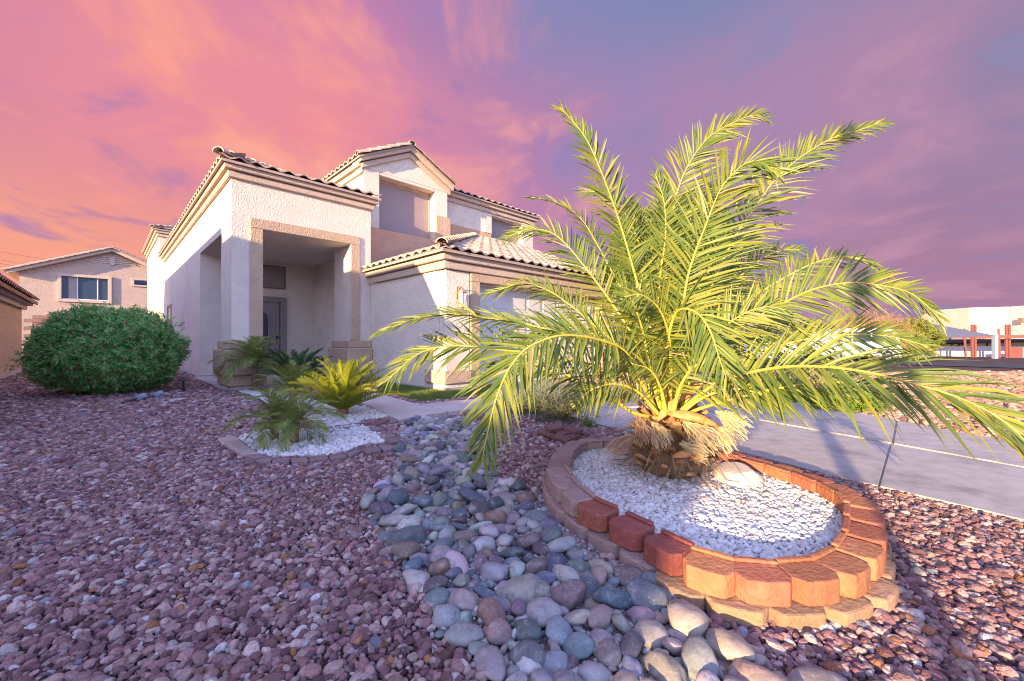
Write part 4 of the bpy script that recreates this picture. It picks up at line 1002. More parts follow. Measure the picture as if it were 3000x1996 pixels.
PAL = [(.33,.32,.315),(.42,.41,.40),(.24,.25,.26),(.20,.21,.23),(.28,.27,.27),(.16,.185,.21),(.075,.09,.115),(.12,.145,.17),(.19,.12,.14),(.07,.11,.135),(.22,.20,.18),(.36,.34,.335),(.105,.07,.095),(.28,.19,.185),(.15,.165,.16),(.22,.14,.09),(.155,.10,.125),(.09,.10,.125),(.10,.14,.165),(.30,.28,.28)]
def put_stone(name, x, y, ax, ay, az, ang, col, mesh, z=None, tilt=(0,0)):
    o = link(bpy.data.objects.new(name, mesh)); o.location = (x, y, az*.45 if z is None else z); o.scale = (ax/1.0, ay, az)
    o.rotation_euler = (tilt[0], tilt[1], ang); g_ = sum(col)/3; o.color = (*[c*.72+g_*.28 for c in col], 1); return o
big = [ # centre px, width px, height px, image tilt, colour, angular, label
 (2008,1806,128,112,-20,(.36,.28,.20),1,'large sunlit tan boulder right beside the lower planter blocks','boulder'),
 (2128,1876,150,96,-42,(.33,.25,.17),1,'long sunlit brown boulder below the big tan boulder','boulder'),
 (1905,1842,104,92,20,(.30,.25,.20),1,'sunlit block shaped stone left of the big tan boulder','boulder'),
 (2225,1965,170,90,-25,(.32,.20,.15),0,'reddish brown boulder at the bottom edge right of the creek','boulder'),
 (2400,1990,200,50,0,(.24,.18,.17),0,'flat dark boulder cut by the bottom edge of the photo','boulder'),
 (1897,1730,128,98,-30,(.13,.16,.19),0,'large dark blue grey boulder at the foot of the planter','boulder'),
 (1590,1782,112,96,0,(.30,.28,.285),0,'big round pale grey speckled cobble in the middle of the lower creek','cobble'),
 (1361,1748,106,80,-15,(.34,.255,.25),0,'big pinkish oval cobble at the left rim of the lower creek','cobble'),
 (1306,1790,92,78,-35,(.26,.275,.30),0,'grey cobble with dark patches below the pinkish oval cobble','cobble'),
 (1220,1680,106,62,-25,(.38,.35,.32),0,'pale oblong stone at the left creek rim','cobble'),
 (1360,1842,124,76,-10,(.24,.25,.235),0,'greenish grey angular boulder at the left rim near the bottom','boulder'),
 (1442,1926,140,84,-48,(.27,.22,.235),1,'long mauve slab stone at the bottom left rim of the creek','boulder'),
 (1552,1905,132,90,-30,(.115,.13,.145),0,'big dark boulder behind the small white stone near the bottom','boulder'),
 (1544,1937,84,60,-10,(.46,.45,.44),1,'small white angular stone near the bottom of the creek','cobble'),
 (1694,1876,98,82,0,(.14,.20,.215),0,'teal grey smooth cobble near the bottom of the creek','cobble'),
 (1764,1854,72,96,10,(.25,.175,.20),0,'upright mauve oval cobble right of the teal cobble','cobble'),
 (1738,1957,108,76,-5,(.30,.275,.29),0,'pale mauve oval cobble at the bottom of the creek','cobble'),
 (1218,1321,80,30,0,(.30,.22,.225),0,'long flat mauve stone beside the edging pavers','cobble'),
 (1478,1451,84,46,-18,(.29,.215,.225),0,'smooth mauve oblong cobble at the right rim halfway down the creek','cobble'),
 (1570,1507,82,56,0,(.15,.175,.20),1,'dark blue grey angular stone beside the first planter blocks','cobble'),
 (1292,1617,76,72,0,(.29,.22,.235),0,'round mauve cobble in the left half of the creek','cobble'),
 (1360,1560,68,48,15,(.25,.18,.12),0,'brown oval cobble above the round mauve cobble','cobble'),
 (1362,1268,44,38,0,(.42,.36,.33),0,'round pale cobble at the upper end of the creek by the palm leaf','cobble'),
 (1763,1652,84,62,-15,(.35,.28,.22),0,'tan oval cobble below the red planter blocks','cobble'),
 (1686,1617,58,64,0,(.20,.205,.21),0,'plain grey round cobble left of the tan oval cobble','cobble'),
]
placed = []
for k, (cx, cy, w, h, ti, col, ang, lab, cat) in enumerate(big):
    p = gp(cx, cy+h*.12, .03); ax_ = w*p.y/F*.52
    dep = ax_*max(.62, min(1.05, h/w*1.1)); hh = min(ax_*.75, max(.028, h*p.y/F*.36))
    me = (ANG if ang else COB)[k % (4 if ang else 8)]
    sq = [1/ max(1e-3, max(abs(v.co[i]) for v in me.vertices)) for i in range(3)]
    o = put_stone('boulder' if cat == 'boulder' else 'cobble', p.x, p.y, ax_*sq[0], dep*sq[1], hh*sq[2], R(ti)*1.2, col, me, hh*.62)
    tag(o, lab, cat, 'large stones of the dry creek'); placed.append((p.x, p.y, (ax_+dep)/2))
# the rest: thrown in, largest first
cx0, cx1 = min(p[0] for p in creek), max(p[0] for p in creek); cy0, cy1 = min(p[1] for p in creek), max(p[1] for p in creek)
r_ = random.Random(99); cobs = []
def free(x, y, r, k): return all((x-a)**2+(y-b)**2 > (k*(r+c))**2 for a, b, c in placed)
for rad, tries in ((.070,260),(.058,900),(.047,4000),(.038,8000),(.030,10000),(.023,10000)):
    Q = np.column_stack([nrg.uniform(cx0,cx1,tries), nrg.uniform(cy0,cy1,tries)]); Q = Q[inpoly(Q, creek)]
    for x, y in Q:
        if y < 1.12 or abs(x) > 1.35*y: continue
        rr = rad*r_.uniform(.85,1.15)*(1.0 if y < 2.6 else .88)
        if free(x, y, rr, .76): placed.append((x, y, rr)); cobs.append((x, y, rr))
cobs.sort(key=lambda c: -c[2]/c[1])
print('cobbles', len(cobs))
for x, y, rr in cobs[:298]:
    k = r_.randrange(8); me = COB[k] if r_.random() < .78 else ANG[k%4]
    o = put_stone('river_cobble', x, y, rr*r_.uniform(1.0,1.5), rr*r_.uniform(.95,1.25), rr*r_.uniform(.8,1.25), r_.uniform(0,6.28), [c*r_.uniform(.8,1.25) for c in r_.choice(PAL if not (y < 1.55 and x > .25) or r_.random() < .4 else PALT)], me, rr*r_.uniform(.2,.75), (r_.uniform(-.5,.5), r_.uniform(-.5,.5)))
    o.parent = dc
rest = np.array(cobs[298:]) if len(cobs) > 298 else np.zeros((0,3))
if len(rest):
    n = len(rest); s = rest[:,2]
    o = scatter('small_cobbles', np.column_stack([rest[:,0], rest[:,1], s*.35]), np.column_stack([nrg.uniform(-.4,.4,n), nrg.uniform(-.4,.4,n), nrg.uniform(0,6.28,n)]), np.column_stack([s*1.2]*3), nrg.integers(0,6,n), cpeb, dc)
P = jgrid(cx0, cx1, cy0, cy1, .034); P = P[inpoly(P, creek)]; P = P[P[:,1] > 1.1]
stones('pebbles', P, .015, .008, cpeb, 6, .35, parent=dc)
# pebbly strip between creek and planter
strip = xy(poly_px([(1560,1440),(1600,1470),(1680,1560),(1790,1650),(1930,1720),(1950,1790),(1830,1700),(1690,1640),(1630,1575)]))
P = jgrid(.05,.8,1.4,3,.024); P = P[inpoly(P, strip)]
stones('pebble_strip', P, .014, .012, cpeb, 6, .4, 'strip of pale mixed pebbles along the foot of the planter', 'pebbles')

# ---- gravels
excl = [creek, bedA, bedB, ring_xy, lawn]+[xy(z4g(q, .035)) for q, mt in pav]
excl += [[(p.x, p.y) for p in poly_px([(1452,1180),(1470,1112),(2030,1138),(2357,1185),(2625,1236),(3000,1307),(3400,1384),(3400,1622),(3000,1536),(2577,1435),(2480,1413),(2320,1371),(2120,1319),(1930,1286),(1760,1251),(1640,1216)])]]
wk = [(1072,1186),(1170,1231),(1222,1219),(1312,1206),(1400,1196),(1450,1184),(1468,1160),(1370,1171),(1234,1186),(1193,1176),(1130,1158),(1010,1128),(940,1118),(945,1136)]
excl.append([(p.x, p.y) for p in poly_px(wk, .05)])
for poly in ([(-.1,-.1),(3,-.1),(3,30),(-.02,30),(-.02,3.7),(-.12,3.7)], [(2.84,-3.14),(9,-3.14),(9,5),(2.84,5)]):
    excl.append([tuple(hl(*q)[:2]) for q in poly])
excl.append([tuple(hl(*q)[:2]) for q in [(-14,-4.2),(-3.6,-4.2),(-3.6,10.5),(-14,10.5)]])
def yard(y0, y1, s, side=1.36):
    P = jgrid(-side*y1-1.3, side*y1+1.3, y0, y1, s); P = P[np.abs(P[:,0]) < side*P[:,1]+1.3]
    for e in excl: P = P[~inpoly(P, e)]
    return P
FR = xy(poly_px([(1760,1112),(2030,1136),(2357,1183),(2625,1233),(3000,1304),(3400,1380),(3600,1330),(3400,1090),(2700,1062),(2000,1060)]))
YP = [(yard(.7,3.2,.0215), .0155), (yard(3.2,5.6,.0268), .0195), (yard(5.6,13,.041), .0285)]
A_ = [];
for k, (P, s) in enumerate(YP):
    P = P[~inpoly(P, FR)]
    # lava stones thin out under the pebbly strip
    stones('lava_gravel', P, s, .004, clava, 8, .34, ('reddish purple lava gravel covering the near yard','reddish purple lava gravel in the middle of the yard','reddish purple lava gravel along the house and bush')[k], 'gravel', .6, 1.05)
P = yard(1.0,3.0,.019); P = P[~inpoly(P, FR)]
stones('gravel_fines', P, .0075, .003, cfin, 5, .5, 'crushed lava fines and grit between the gravel stones', 'gravel', .6)
# dry twigs and needles lying about
Pt = yard(1.1,6.0,.22); V, Fs = [], []
for x, y in Pt:
    if rng.random() < .35: continue
    a = rng.uniform(0,6.28); l = rng.uniform(.03,.12); w = .0016; k = len(V); z = .035; cv = rng.uniform(-.03,.03)
    d = Vector((math.cos(a), math.sin(a), 0)); n_ = Vector((-d.y, d.x, 0))
    for t in (0,.5,1):
        q = Vector((x,y,z))+d*(l*t)+n_*(cv*math.sin(math.pi*t))+Vector((0,0,rng.uniform(-.006,.012)))
        V += [tuple(q-n_*w), tuple(q+n_*w)]
    Fs += [(k,k+1,k+3,k+2),(k+2,k+3,k+5,k+4)]
for _ in range(170):
    a = rng.uniform(0,6.28); rr = rng.uniform(.2,.62)**1.0; x, y = 1.08+math.cos(a)*rr, 2.72+math.sin(a)*rr*1.25
    if not inpoly([(x,y)], ring_in)[0]: continue
    a = rng.uniform(0,6.28); l = rng.uniform(.03,.14); w = .0018; k = len(V); z = BEDZ+.022; cv = rng.uniform(-.03,.03)
    d = Vector((math.cos(a), math.sin(a), 0)); n_ = Vector((-d.y, d.x, 0))
    for t in (0,.5,1):
        q = Vector((x,y,z))+d*(l*t)+n_*(cv*math.sin(math.pi*t))+Vector((0,0,rng.uniform(-.004,.014)))
        V += [tuple(q-n_*w), tuple(q+n_*w)]
    Fs += [(k,k+1,k+3,k+2),(k+2,k+3,k+5,k+4)]
m = MB(); m.v, m.f = V, Fs; tag(m.build('dry_twigs', M['straw']), 'dry palm threads and twigs scattered over the gravel', 'litter', kind='stuff')
P = yard(4.0,13,.062,1.6); P = P[inpoly(P, FR)]
stones('tan_gravel', P, .042, .004, ctan, 5, .3, 'pale tan gravel beyond the driveway', 'gravel', .5)
P = jgrid(.1,2.1,1.3,3.7,.0205); P = P[inpoly(P, ring_in)]
stones('white_gravel', P, .0135, BEDZ-.008, cwht, 6, .25, 'white marble gravel filling the block planter round the palm', 'gravel', .7)
P = jgrid(-7,0,3,9,.030); P = P[inpoly(P, bedA)]
stones('white_gravel', P, .0195, .02, cwht, 6, .25, 'white gravel round the small palms inside the paver edging', 'gravel', .7)
P = jgrid(-7,0,3,9,.034); P = P[inpoly(P, bedB)]
stones('white_gravel', P, .022, .018, cwht, 6, .25, 'white gravel under the sago palms by the entry', 'gravel', .7)

# grass blades
P = jgrid(min(p[0] for p in lawn), max(p[0] for p in lawn), min(p[1] for p in lawn), max(p[1] for p in lawn), .021); P = P[inpoly(P, lawn)]
m = MB(); V, Fs = [], []
for x, y in P:
    a = rng.uniform(0,6.28); h = rng.uniform(.03,.075); w = .005; l = rng.uniform(0,.03); b = rng.uniform(0,6.28)
    k = len(V); V += [(x-w*math.cos(a),y-w*math.sin(a),.012),(x+w*math.cos(a),y+w*math.sin(a),.012),(x+l*math.cos(b),y+l*math.sin(b),.012+h)]; Fs.append((k,k+1,k+2))
m.v, m.f = V, Fs
o = m.build('grass', M['grass']); tag(o, 'small patch of short green lawn between walkway and garage wall', 'grass', kind='stuff')

# ---- pale flat boulder in the planter
p = gp(2166,1412,BEDZ); me = rock_mesh('boulder', M['boulder'], 203, 3, 9, (1,.8,.6), .05, False, .55)
o = link(bpy.data.objects.new('boulder', me)); o.location = (p.x+.02, p.y+.05, BEDZ+.015); o.scale = (.165,.17,.15); o.rotation_euler = (.25,-.12,.5)
tag(o, 'pale pink angular boulder lying in the white gravel right of the palm', 'boulder')
# ---- loose pavers piled behind the planter
z8 = lambda u, v: (1530+u/4.48, 1130+v/4.48)
pile = [([(285,512),(420,494),(545,540),(365,585)],.105,'topmost dark red paver at the left of the loose pile'),([(545,545),(610,512),(800,572),(700,612)],.105,'darkest red paver at the back right of the loose pile'),
 ([(195,588),(330,560),(430,620),(370,650)],.075,'dark red paver at the left end of the loose pile'),([(370,585),(540,570),(670,612),(545,640)],.075,'smooth mauve paver in the middle of the loose pile'),
 ([(375,650),(480,622),(640,690),(590,725)],.075,'dark red paver in front of the loose pile'),([(555,650),(690,618),(770,650),(650,688)],.075,'small mauve paver between pile and planter'),
 ([(650,655),(770,640),(900,690),(775,700)],.05,'pinkish paver touching the planter wall'),([(725,612),(800,600),(905,632),(810,645)],.045,'flat mauve paver at the back edge of the loose pile'),
 ([(190,640),(390,690),(600,735),(520,700)],.036,'lowest brown paver under the loose pile')]
for q, z, lab in pile:
    P = [gp(*z8(u, v), z) for u, v in q]; c = sum(P, Vector())/4
    m = MB(); m.prism([(p.x-c.x, p.y-c.y) for p in P], -.034, 0); o = m.build('paver', M['paver_red'], None, bevel=.005); o.location = (c.x, c.y, z); o.rotation_euler = (rng.uniform(-.05,.05), rng.uniform(-.05,.05), 0)
    tag(o, lab, 'paver', 'loose pavers piled behind the planter')
m = MB(); c = gp(*z8(480,690)); 
o = MB().prism([(q.x, q.y) for q in [gp(*z8(u, v), .03) for u, v in [(195,640),(330,600),(800,640),(900,700),(600,760)]]], -.02, .03).build('paver', M['paver_red'], None, bevel=.006); tag(o, 'flat bottom pavers carrying the dark red loose pile', 'paver', 'loose pavers piled behind the planter')

# ---- path lights
pl_ = gp(537,1148); e = empty('path_light', pl_, 0, 'standing black path light with a flat round cap beside the bush', 'path light')
m = MB(); m.lathe((0,0,0), [(.02,-.03),(.02,.22)], 8); m.build('stake', M['black'], e)
m = MB(); m.lathe((0,0,.2), [(.02,0),(.085,.02),(.10,.035),(.03,.06),(.10,.075),(.085,.10),(.02,.115)], 14); m.build('cap', M['frame'], e, True)
PB = pmat('weathered_blue_plastic', (.20,.27,.36), (.28,.32,.36), 25, .6)
for (x0,y0,x1,y1,lab) in ((338,1188,402,1168,'fallen path light nearest the camera, its long dark stake pointing left'),(402,1176,452,1160,'fallen path light lying further right below the bush')):
    a, b = gp(x0,y0,.03), gp(x1,y1,.06); d = (b-a).normalized(); e = empty('fallen_path_light', b, 0, lab, 'path light', 'fallen path lights')
    m = MB(); m.tube([a-b, d*-.02], .013, 6); m.build('stake', M['black'], e)
    q = d.to_track_quat('Z','Y')
    for nm, prof, mt in (('lamp_body', [(.03,0),(.055,.01),(.055,.03),(.038,.035),(.05,.06),(.05,.075),(.036,.08),(.05,.105),(.05,.12),(.037,.125),(.06,.15),(.06,.175),(.02,.18)], PB),):
        m = MB(); m.lathe((0,0,0), prof, 14); o = m.build(nm, mt, e, False); o.rotation_mode = 'QUATERNION'; o.rotation_quaternion = q
m = MB(); P = [gp(x,y,.04) for x, y in [(492,1175),(500,1170),(530,1166),(548,1167),(520,1172),(505,1177)]]; m.slab(P, .008)
o = m.build('splinter', M['foundation'], None); tag(o, 'flat grey splinter of debris lying on gravel near the bush', 'debris')

# ================================================================== PALMS
def spline_pts(P, n):
    P = [Vector(p) for p in P]; P = [P[0]*2-P[1]]+P+[P[-1]*2-P[-2]]; out = []
    for i in range(1, len(P)-2):
        p0, p1, p2, p3 = P[i-1:i+3]
        for k in range(10):
            t = k/10; out.append(.5*((2*p1)+(-p0+p2)*t+(2*p0-5*p1+4*p2-p3)*t*t+(-p0+3*p1-3*p2+p3)*t**3))
    out.append(P[-2]); L = [0]
    for a, b in zip(out[:-1], out[1:]): L.append(L[-1]+(b-a).length)
    res = []; j = 0
    for k in range(n):
        s = L[-1]*k/(n-1)
        while j < len(L)-2 and L[j+1] < s: j += 1
        res.append(out[j].lerp(out[j+1], (s-L[j])/max(1e-9, L[j+1]-L[j])))
    return res, L[-1]
def leaf_strip(V, Fs, base, d, wv, nv, l, w, droop, segs=3):
    """one folded leaflet: d direction, wv across, nv up"""
    k = len(V); prof = ((0,.35),(.22,1.0),(.62,.78),(1,.0)) if segs == 3 else ((0,.5),(.4,1.0),(1,0))
    for t, ww in prof:
        p = base+d*(l*t)+Vector((0,0,-droop*l*t*t))
        if ww == 0: V.append(tuple(p))
        else:
            V += [tuple(p-wv*(w*ww*.5)), tuple(p-nv*(w*ww*.22)), tuple(p+wv*(w*ww*.5))]
    m = len(prof)-1
    for i in range(m-1):
        a = k+3*i; Fs += [(a,a+1,a+4,a+3),(a+1,a+2,a+5,a+4)]
    a = k+3*(m-1); Fs += [(a,a+1,a+3),(a+1,a+2,a+3)]
def frond(name, parent, P, hint, Lmax, w, r0, mats, step=.021, start=.16, lift=.22, seed=0, droop=.12, shape=None, angs=(62,26), joined=False, segs=3, basef=.45, tipf=.32, off=Vector((0,0,0)), wild=1.0, spine=True):
    r = random.Random(seed); n = 48; pts, Ltot = spline_pts(P, n); hint = Vector(hint).normalized()
    pts = [p-off for p in pts]
    m = MB(); m.tube(pts, [r0*(1-.86*(i/(n-1))**.8) for i in range(n)], 6, .72)
    V, Fs = [], []; num = int(Ltot*(1-start)/step)
    for k in range(num):
        for sd in (-1, 1):
            t = start+(1-start)*(k+.5*(sd > 0)+r.uniform(-.25,.25))/num; t = min(max(t, 0), 1)
            f = t*(n-1); i = min(int(f), n-2); p = pts[i].lerp(pts[i+1], f-i)
            T = (pts[min(i+2,n-1)]-pts[max(i-1,0)]).normalized()
            N = hint-T*hint.dot(T)
            if N.length < .05: N = Vector((0,0,1))
            N.normalize(); Sd = T.cross(N).normalized()*sd
            u = max(0.0, (t-start)/(1-start))
            th = R(angs[0]+(angs[1]-angs[0])*u**1.2+r.gauss(0,5)*wild)
            lf = lift*(1-.4*u)+r.gauss(0,.13)*wild
            d = (T*math.cos(th)+Sd*math.sin(th)*math.cos(lf)+N*math.sin(th)*math.sin(lf)).normalized()
            l = Lmax*(basef+(1-basef)*min(1,u/.28))*(1 if u < .55 else 1-(1-tipf)*((u-.55)/.45)**1.2)*r.uniform(.86,1.1)
            if u < .07 and spine: l *= .35+4*u
            wv = (T-d*T.dot(d)).normalized(); nv = d.cross(wv)*sd
            tw = r.gauss(0,.35)*wild; wv, nv = wv*math.cos(tw)+nv*math.sin(tw), nv*math.cos(tw)-wv*math.sin(tw)
            leaf_strip(V, Fs, p, d, wv, nv, l, w*r.uniform(.75,1.15)*(.8 if u > .85 else 1), droop*r.uniform(.3,1.7), segs)
    if joined:
        a = MB(); a.v = m.v; a.f = m.f; k = len(a.v); nr_ = len(a.f); a.v = a.v+V; a.f = a.f+[tuple(i+k for i in f) for f in Fs]
        me = bpy.data.meshes.new(name); me.from_pydata(a.v, [], a.f); me.materials.append(mats[0]); me.materials.append(mats[1])
        me.polygons.foreach_set('material_index', [0]*nr_+[1]*len(Fs)); me.update(); return me
    fr = m.build(name, mats[0], parent, True)
    lm = MB(); lm.v, lm.f = V, Fs; lo = lm.build('leaflets', mats[1], fr); lo['kind'] = 'stuff'
    return fr

PC = Vector((1.08,2.82,0))
palm = empty('date_palm', PC, 0, 'big young date palm with arching yellow green fronds in the block planter', 'palm')
RA, LE = M['rachis'], M['leaflet']
hub = (PC.x, PC.y, .50)
fr_specs = [ # image path with depths (x, y, Y); hint = way the upper face looks; leaflet length; name kept plain
 ([(1935,1180,2.8),(1930,1090,2.82),(1905,960,2.85),(1868,833,2.85),(1830,700,2.85),(1791,581,2.85),(1731,433,2.85),(1690,370,2.85),(1640,314,2.85)], (.25,-.55,.1), .27, 1),
 ([(1915,1190,2.8),(1880,1050,2.85),(1830,945,2.9),(1731,805,2.95),(1633,693,3.0),(1549,672,3.0),(1479,700,2.98)], (0,-.75,.55), .25, 2),
 ([(1930,1180,2.85),(1890,1010,3.05),(1830,870,3.2),(1752,721,3.3),(1703,644,3.35),(1633,595,3.35),(1549,577,3.35)], (.1,-.4,.8), .22, 3),
 ([(1975,1200,2.75),(1985,1090,2.72),(2006,861,2.7),(2030,760,2.7),(2064,670,2.7),(2108,561,2.68),(2159,498,2.62),(2210,472,2.55),(2280,498,2.48)], (-.1,-1,.15), .36, 4),
 ([(1955,1180,2.9),(1945,950,3.05),(1950,800,3.15),(1968,640,3.2),(2000,517,3.2),(2064,415,3.2),(2128,370,3.2),(2204,338,3.2),(2240,345,3.2)], (-.1,-.9,.2), .30, 5),
 ([(1985,1190,2.85),(2010,1050,2.9),(2080,850,3.0),(2153,695,3.05),(2210,612,3.05),(2274,523,3.05),(2357,453,3.05),(2446,402,3.05),(2523,380,3.05),(2585,357,3.05)], (-.1,-.8,.35), .27, 6),
 ([(1990,1200,2.75),(2050,1060,2.72),(2140,976,2.7),(2287,893,2.68),(2383,848,2.66),(2485,829,2.64),(2574,836,2.62),(2670,861,2.6),(2753,931,2.58)], (0,-.85,.4), .27, 7),
 ([(1985,1190,2.9),(2050,1000,3.05),(2160,900,3.15),(2306,810,3.25),(2383,772,3.3),(2459,753,3.35),(2523,759,3.35),(2574,785,3.35),(2625,835,3.35)], (.1,-.6,.7), .24, 8),
 ([(1980,1215,2.7),(2060,1150,2.55),(2128,1110,2.42),(2274,1078,2.2),(2408,1075,2.02),(2542,1091,1.88),(2670,1123,1.76),(2797,1161,1.66),(2906,1212,1.58),(3000,1290,1.52),(3070,1420,1.48)], (.1,-.8,.5), .34, 9),
 ([(1985,1225,2.75),(2064,1193,2.62),(2191,1158,2.5),(2274,1139,2.42),(2420,1120,2.3),(2560,1135,2.2),(2690,1190,2.12)], (0,-.7,.6), .22, 10),
 ([(1950,1200,2.68),(1942,1100,2.58),(1956,1001,2.45),(1977,924,2.33),(2005,905,2.24),(2047,921,2.14),(2082,973,2.06),(2110,1058,2.0),(2128,1107,1.98)], (-.35,-.9,.35), .26, 11),
 ([(1925,1210,2.7),(1880,1120,2.55),(1830,1030,2.42),(1750,995,2.28),(1650,983,2.14),(1566,1008,2.04),(1517,1046,1.98),(1478,1106,1.93),(1450,1180,1.89),(1428,1270,1.86),(1412,1350,1.84)], (-.25,-.8,.45), .29, 12),
 ([(1915,1200,2.8),(1830,1110,2.78),(1700,1060,2.75),(1600,1042,2.72),(1510,1030,2.7),(1408,1018,2.68),(1326,1013,2.66),(1265,1023,2.64),(1214,1043,2.62),(1168,1084,2.6),(1130,1118,2.6)], (0,-.75,.6), .26, 13),
 ([(1920,1190,2.85),(1850,1090,2.8),(1740,1010,2.72),(1600,965,2.65),(1485,942,2.6),(1408,930,2.56),(1347,922,2.52),(1275,924,2.5),(1204,938,2.46),(1112,972,2.42)], (0,-.35,.9), .25, 14),
 ([(1925,1180,2.95),(1860,1060,3.1),(1720,935,3.3),(1664,890,3.35),(1622,860,3.4),(1566,836,3.4),(1524,830,3.4),(1474,846,3.4),(1425,860,3.38)], (0,-.6,.8), .24, 15),
 ([(1930,1225,2.75),(1852,1208,2.7),(1769,1148,2.68),(1650,1095,2.66),(1560,1066,2.65),(1470,1075,2.64),(1400,1110,2.63)], (0,-.6,.7), .22, 16),
 ([(1950,1180,2.95),(1925,1000,3.15),(1900,860,3.3),(1880,740,3.4),(1840,640,3.45),(1770,570,3.45),(1700,560,3.45)], (0,-.9,.3), .25, 17),
 ([(1970,1180,2.95),(2040,1000,3.1),(2110,880,3.25),(2190,790,3.35),(2270,740,3.4),(2350,730,3.4)], (0,-.8,.4), .25, 18),
 ([(1960,1190,3.0),(1985,1000,3.25),(2010,820,3.45),(2040,680,3.6),(2090,570,3.7),(2160,500,3.75)], (0,-.95,.2), .28, 19),
 ([(1935,1200,2.7),(1905,1080,2.62),(1880,960,2.56),(1850,880,2.5),(1810,830,2.46)], (.2,-.9,.4), .27, 20),
 ([(1975,1200,2.7),(2020,1080,2.66),(2080,1000,2.6),(2160,930,2.55),(2240,900,2.5),(2310,910,2.47)], (0,-.9,.4), .26, 21),
 ([(1970,1190,3.0),(2060,1060,3.3),(2200,980,3.6),(2330,950,3.8),(2440,960,3.9)], (0,-.6,.8), .26, 22),
 ([(1945,1190,3.0),(1860,1060,3.3),(1760,990,3.55),(1660,960,3.7),(1570,985,3.8)], (0,-.6,.8), .26, 23),
 ([(1985,1200,2.75),(2060,1120,2.72),(2140,1062,2.66),(2300,1008,2.58),(2450,982,2.5),(2600,985,2.42),(2720,1015,2.36)], (0,-.85,.4), .25, 24),
 ([(1960,1195,2.7),(1965,1080,2.55),(1958,980,2.42),(1930,905,2.32),(1880,865,2.25),(1830,870,2.2)], (.1,-.9,.4), .25, 25),
 ([(1950,1195,2.85),(1935,1060,2.9),(1925,930,2.98),(1935,800,3.05),(1950,690,3.1),(1945,590,3.12),(1920,510,3.12)], (.1,-.95,.2), .26, 26),
 ([(1990,1215,2.62),(2060,1165,2.55),(2150,1140,2.48),(2240,1160,2.42),(2290,1200,2.4)], (.1,-.8,.5), .19, 27),
 ([(1930,1215,2.64),(1870,1150,2.58),(1800,1125,2.52),(1730,1145,2.48),(1690,1185,2.46)], (0,-.8,.5), .19, 28),
 ([(1950,1215,2.58),(1935,1140,2.5),(1905,1085,2.42),(1850,1065,2.36)], (.1,-.9,.4), .19, 29),
 ([(1970,1215,2.58),(1995,1130,2.5),(2040,1070,2.42),(2110,1050,2.36),(2160,1075,2.33)], (-.1,-.9,.4), .19, 30),
]
for P, hint, lm, sd in fr_specs:
    W3 = [px(x, y, Y) for x, y, Y in P]
    frond('frond', palm, W3, hint, lm*1.18, .0195 if lm > .26 else .0175, .020, (RA, LE), .0215, .17 if sd in (1,2,4,5,6,7,9,12,13) else .22, .24, sd, .20, off=PC, wild=1.15)
# trunk, boots, fibre
m = MB(); m.lathe((0,0,0), [(.17,.08),(.205,.16),(.205,.26),(.175,.36),(.14,.46),(.10,.56),(.05,.66)], 18); tk = m.build('trunk', M['fibre'], palm, True)
r_ = random.Random(5)
for k in range(74):
    a = k*2.39996; h = .12+.40*(k/74); rr = .21 if h < .3 else .21-(h-.3)*.4
    base = Vector((math.cos(a)*rr*.82, math.sin(a)*rr*.82, h)); out = Vector((math.cos(a), math.sin(a), .55+1.3*(h-.12)+r_.uniform(-.2,.2))).normalized()
    l = r_.uniform(.08,.16); w_ = r_.uniform(.032,.055); sd = Vector((-math.sin(a), math.cos(a), 0)); up = out.cross(sd)
    m = MB(); q = base+out*l
    c4 = lambda c, ww, tt: [c-sd*ww-up*tt*.3, c+sd*ww-up*tt*.3, c+sd*ww*.7+up*tt, c-sd*ww*.7+up*tt]
    m.add(c4(base, w_, .018)+c4(q, w_*.62, .016), [(3,2,1,0),(4,5,6,7),(0,1,5,4),(1,2,6,5),(2,3,7,6),(3,0,4,7)])
    m.build('frond_stub', M['boot'], tk)
# straw strips and dead leaf threads hanging around the base
V, Fs = [], []
for k in range(400):
    a = r_.uniform(0,6.283); h = r_.uniform(.14,.50); rr = .17+r_.uniform(0,.06)-(max(0,h-.3))*.35
    p = Vector((math.cos(a)*rr, math.sin(a)*rr, h)); dr = Vector((math.cos(a+r_.gauss(0,.9)), math.sin(a+r_.gauss(0,.9)), r_.uniform(-.5,.9))).normalized()
    l = r_.uniform(.10,.34); w_ = r_.uniform(.0025,.008); sd = dr.cross(Vector((r_.gauss(0,1), r_.gauss(0,1), 1))).normalized(); k0 = len(V); dro = r_.uniform(.3,1.0)
    for t in (0,.35,.7,1):
        q = p+dr*(l*t)+Vector((0,0,-dro*l*t*t)); q.z = max(q.z, .125+.02*t); ww = w_*(1-.8*t)
        V += [tuple(q-sd*ww), tuple(q+sd*ww)]
    for i in range(3): Fs.append((k0+2*i,k0+2*i+1,k0+2*i+3,k0+2*i+2))
m = MB(); m.v, m.f = V, Fs; o = m.build('dead_leaf_straw', M['straw'], palm); o['kind'] = 'stuff'
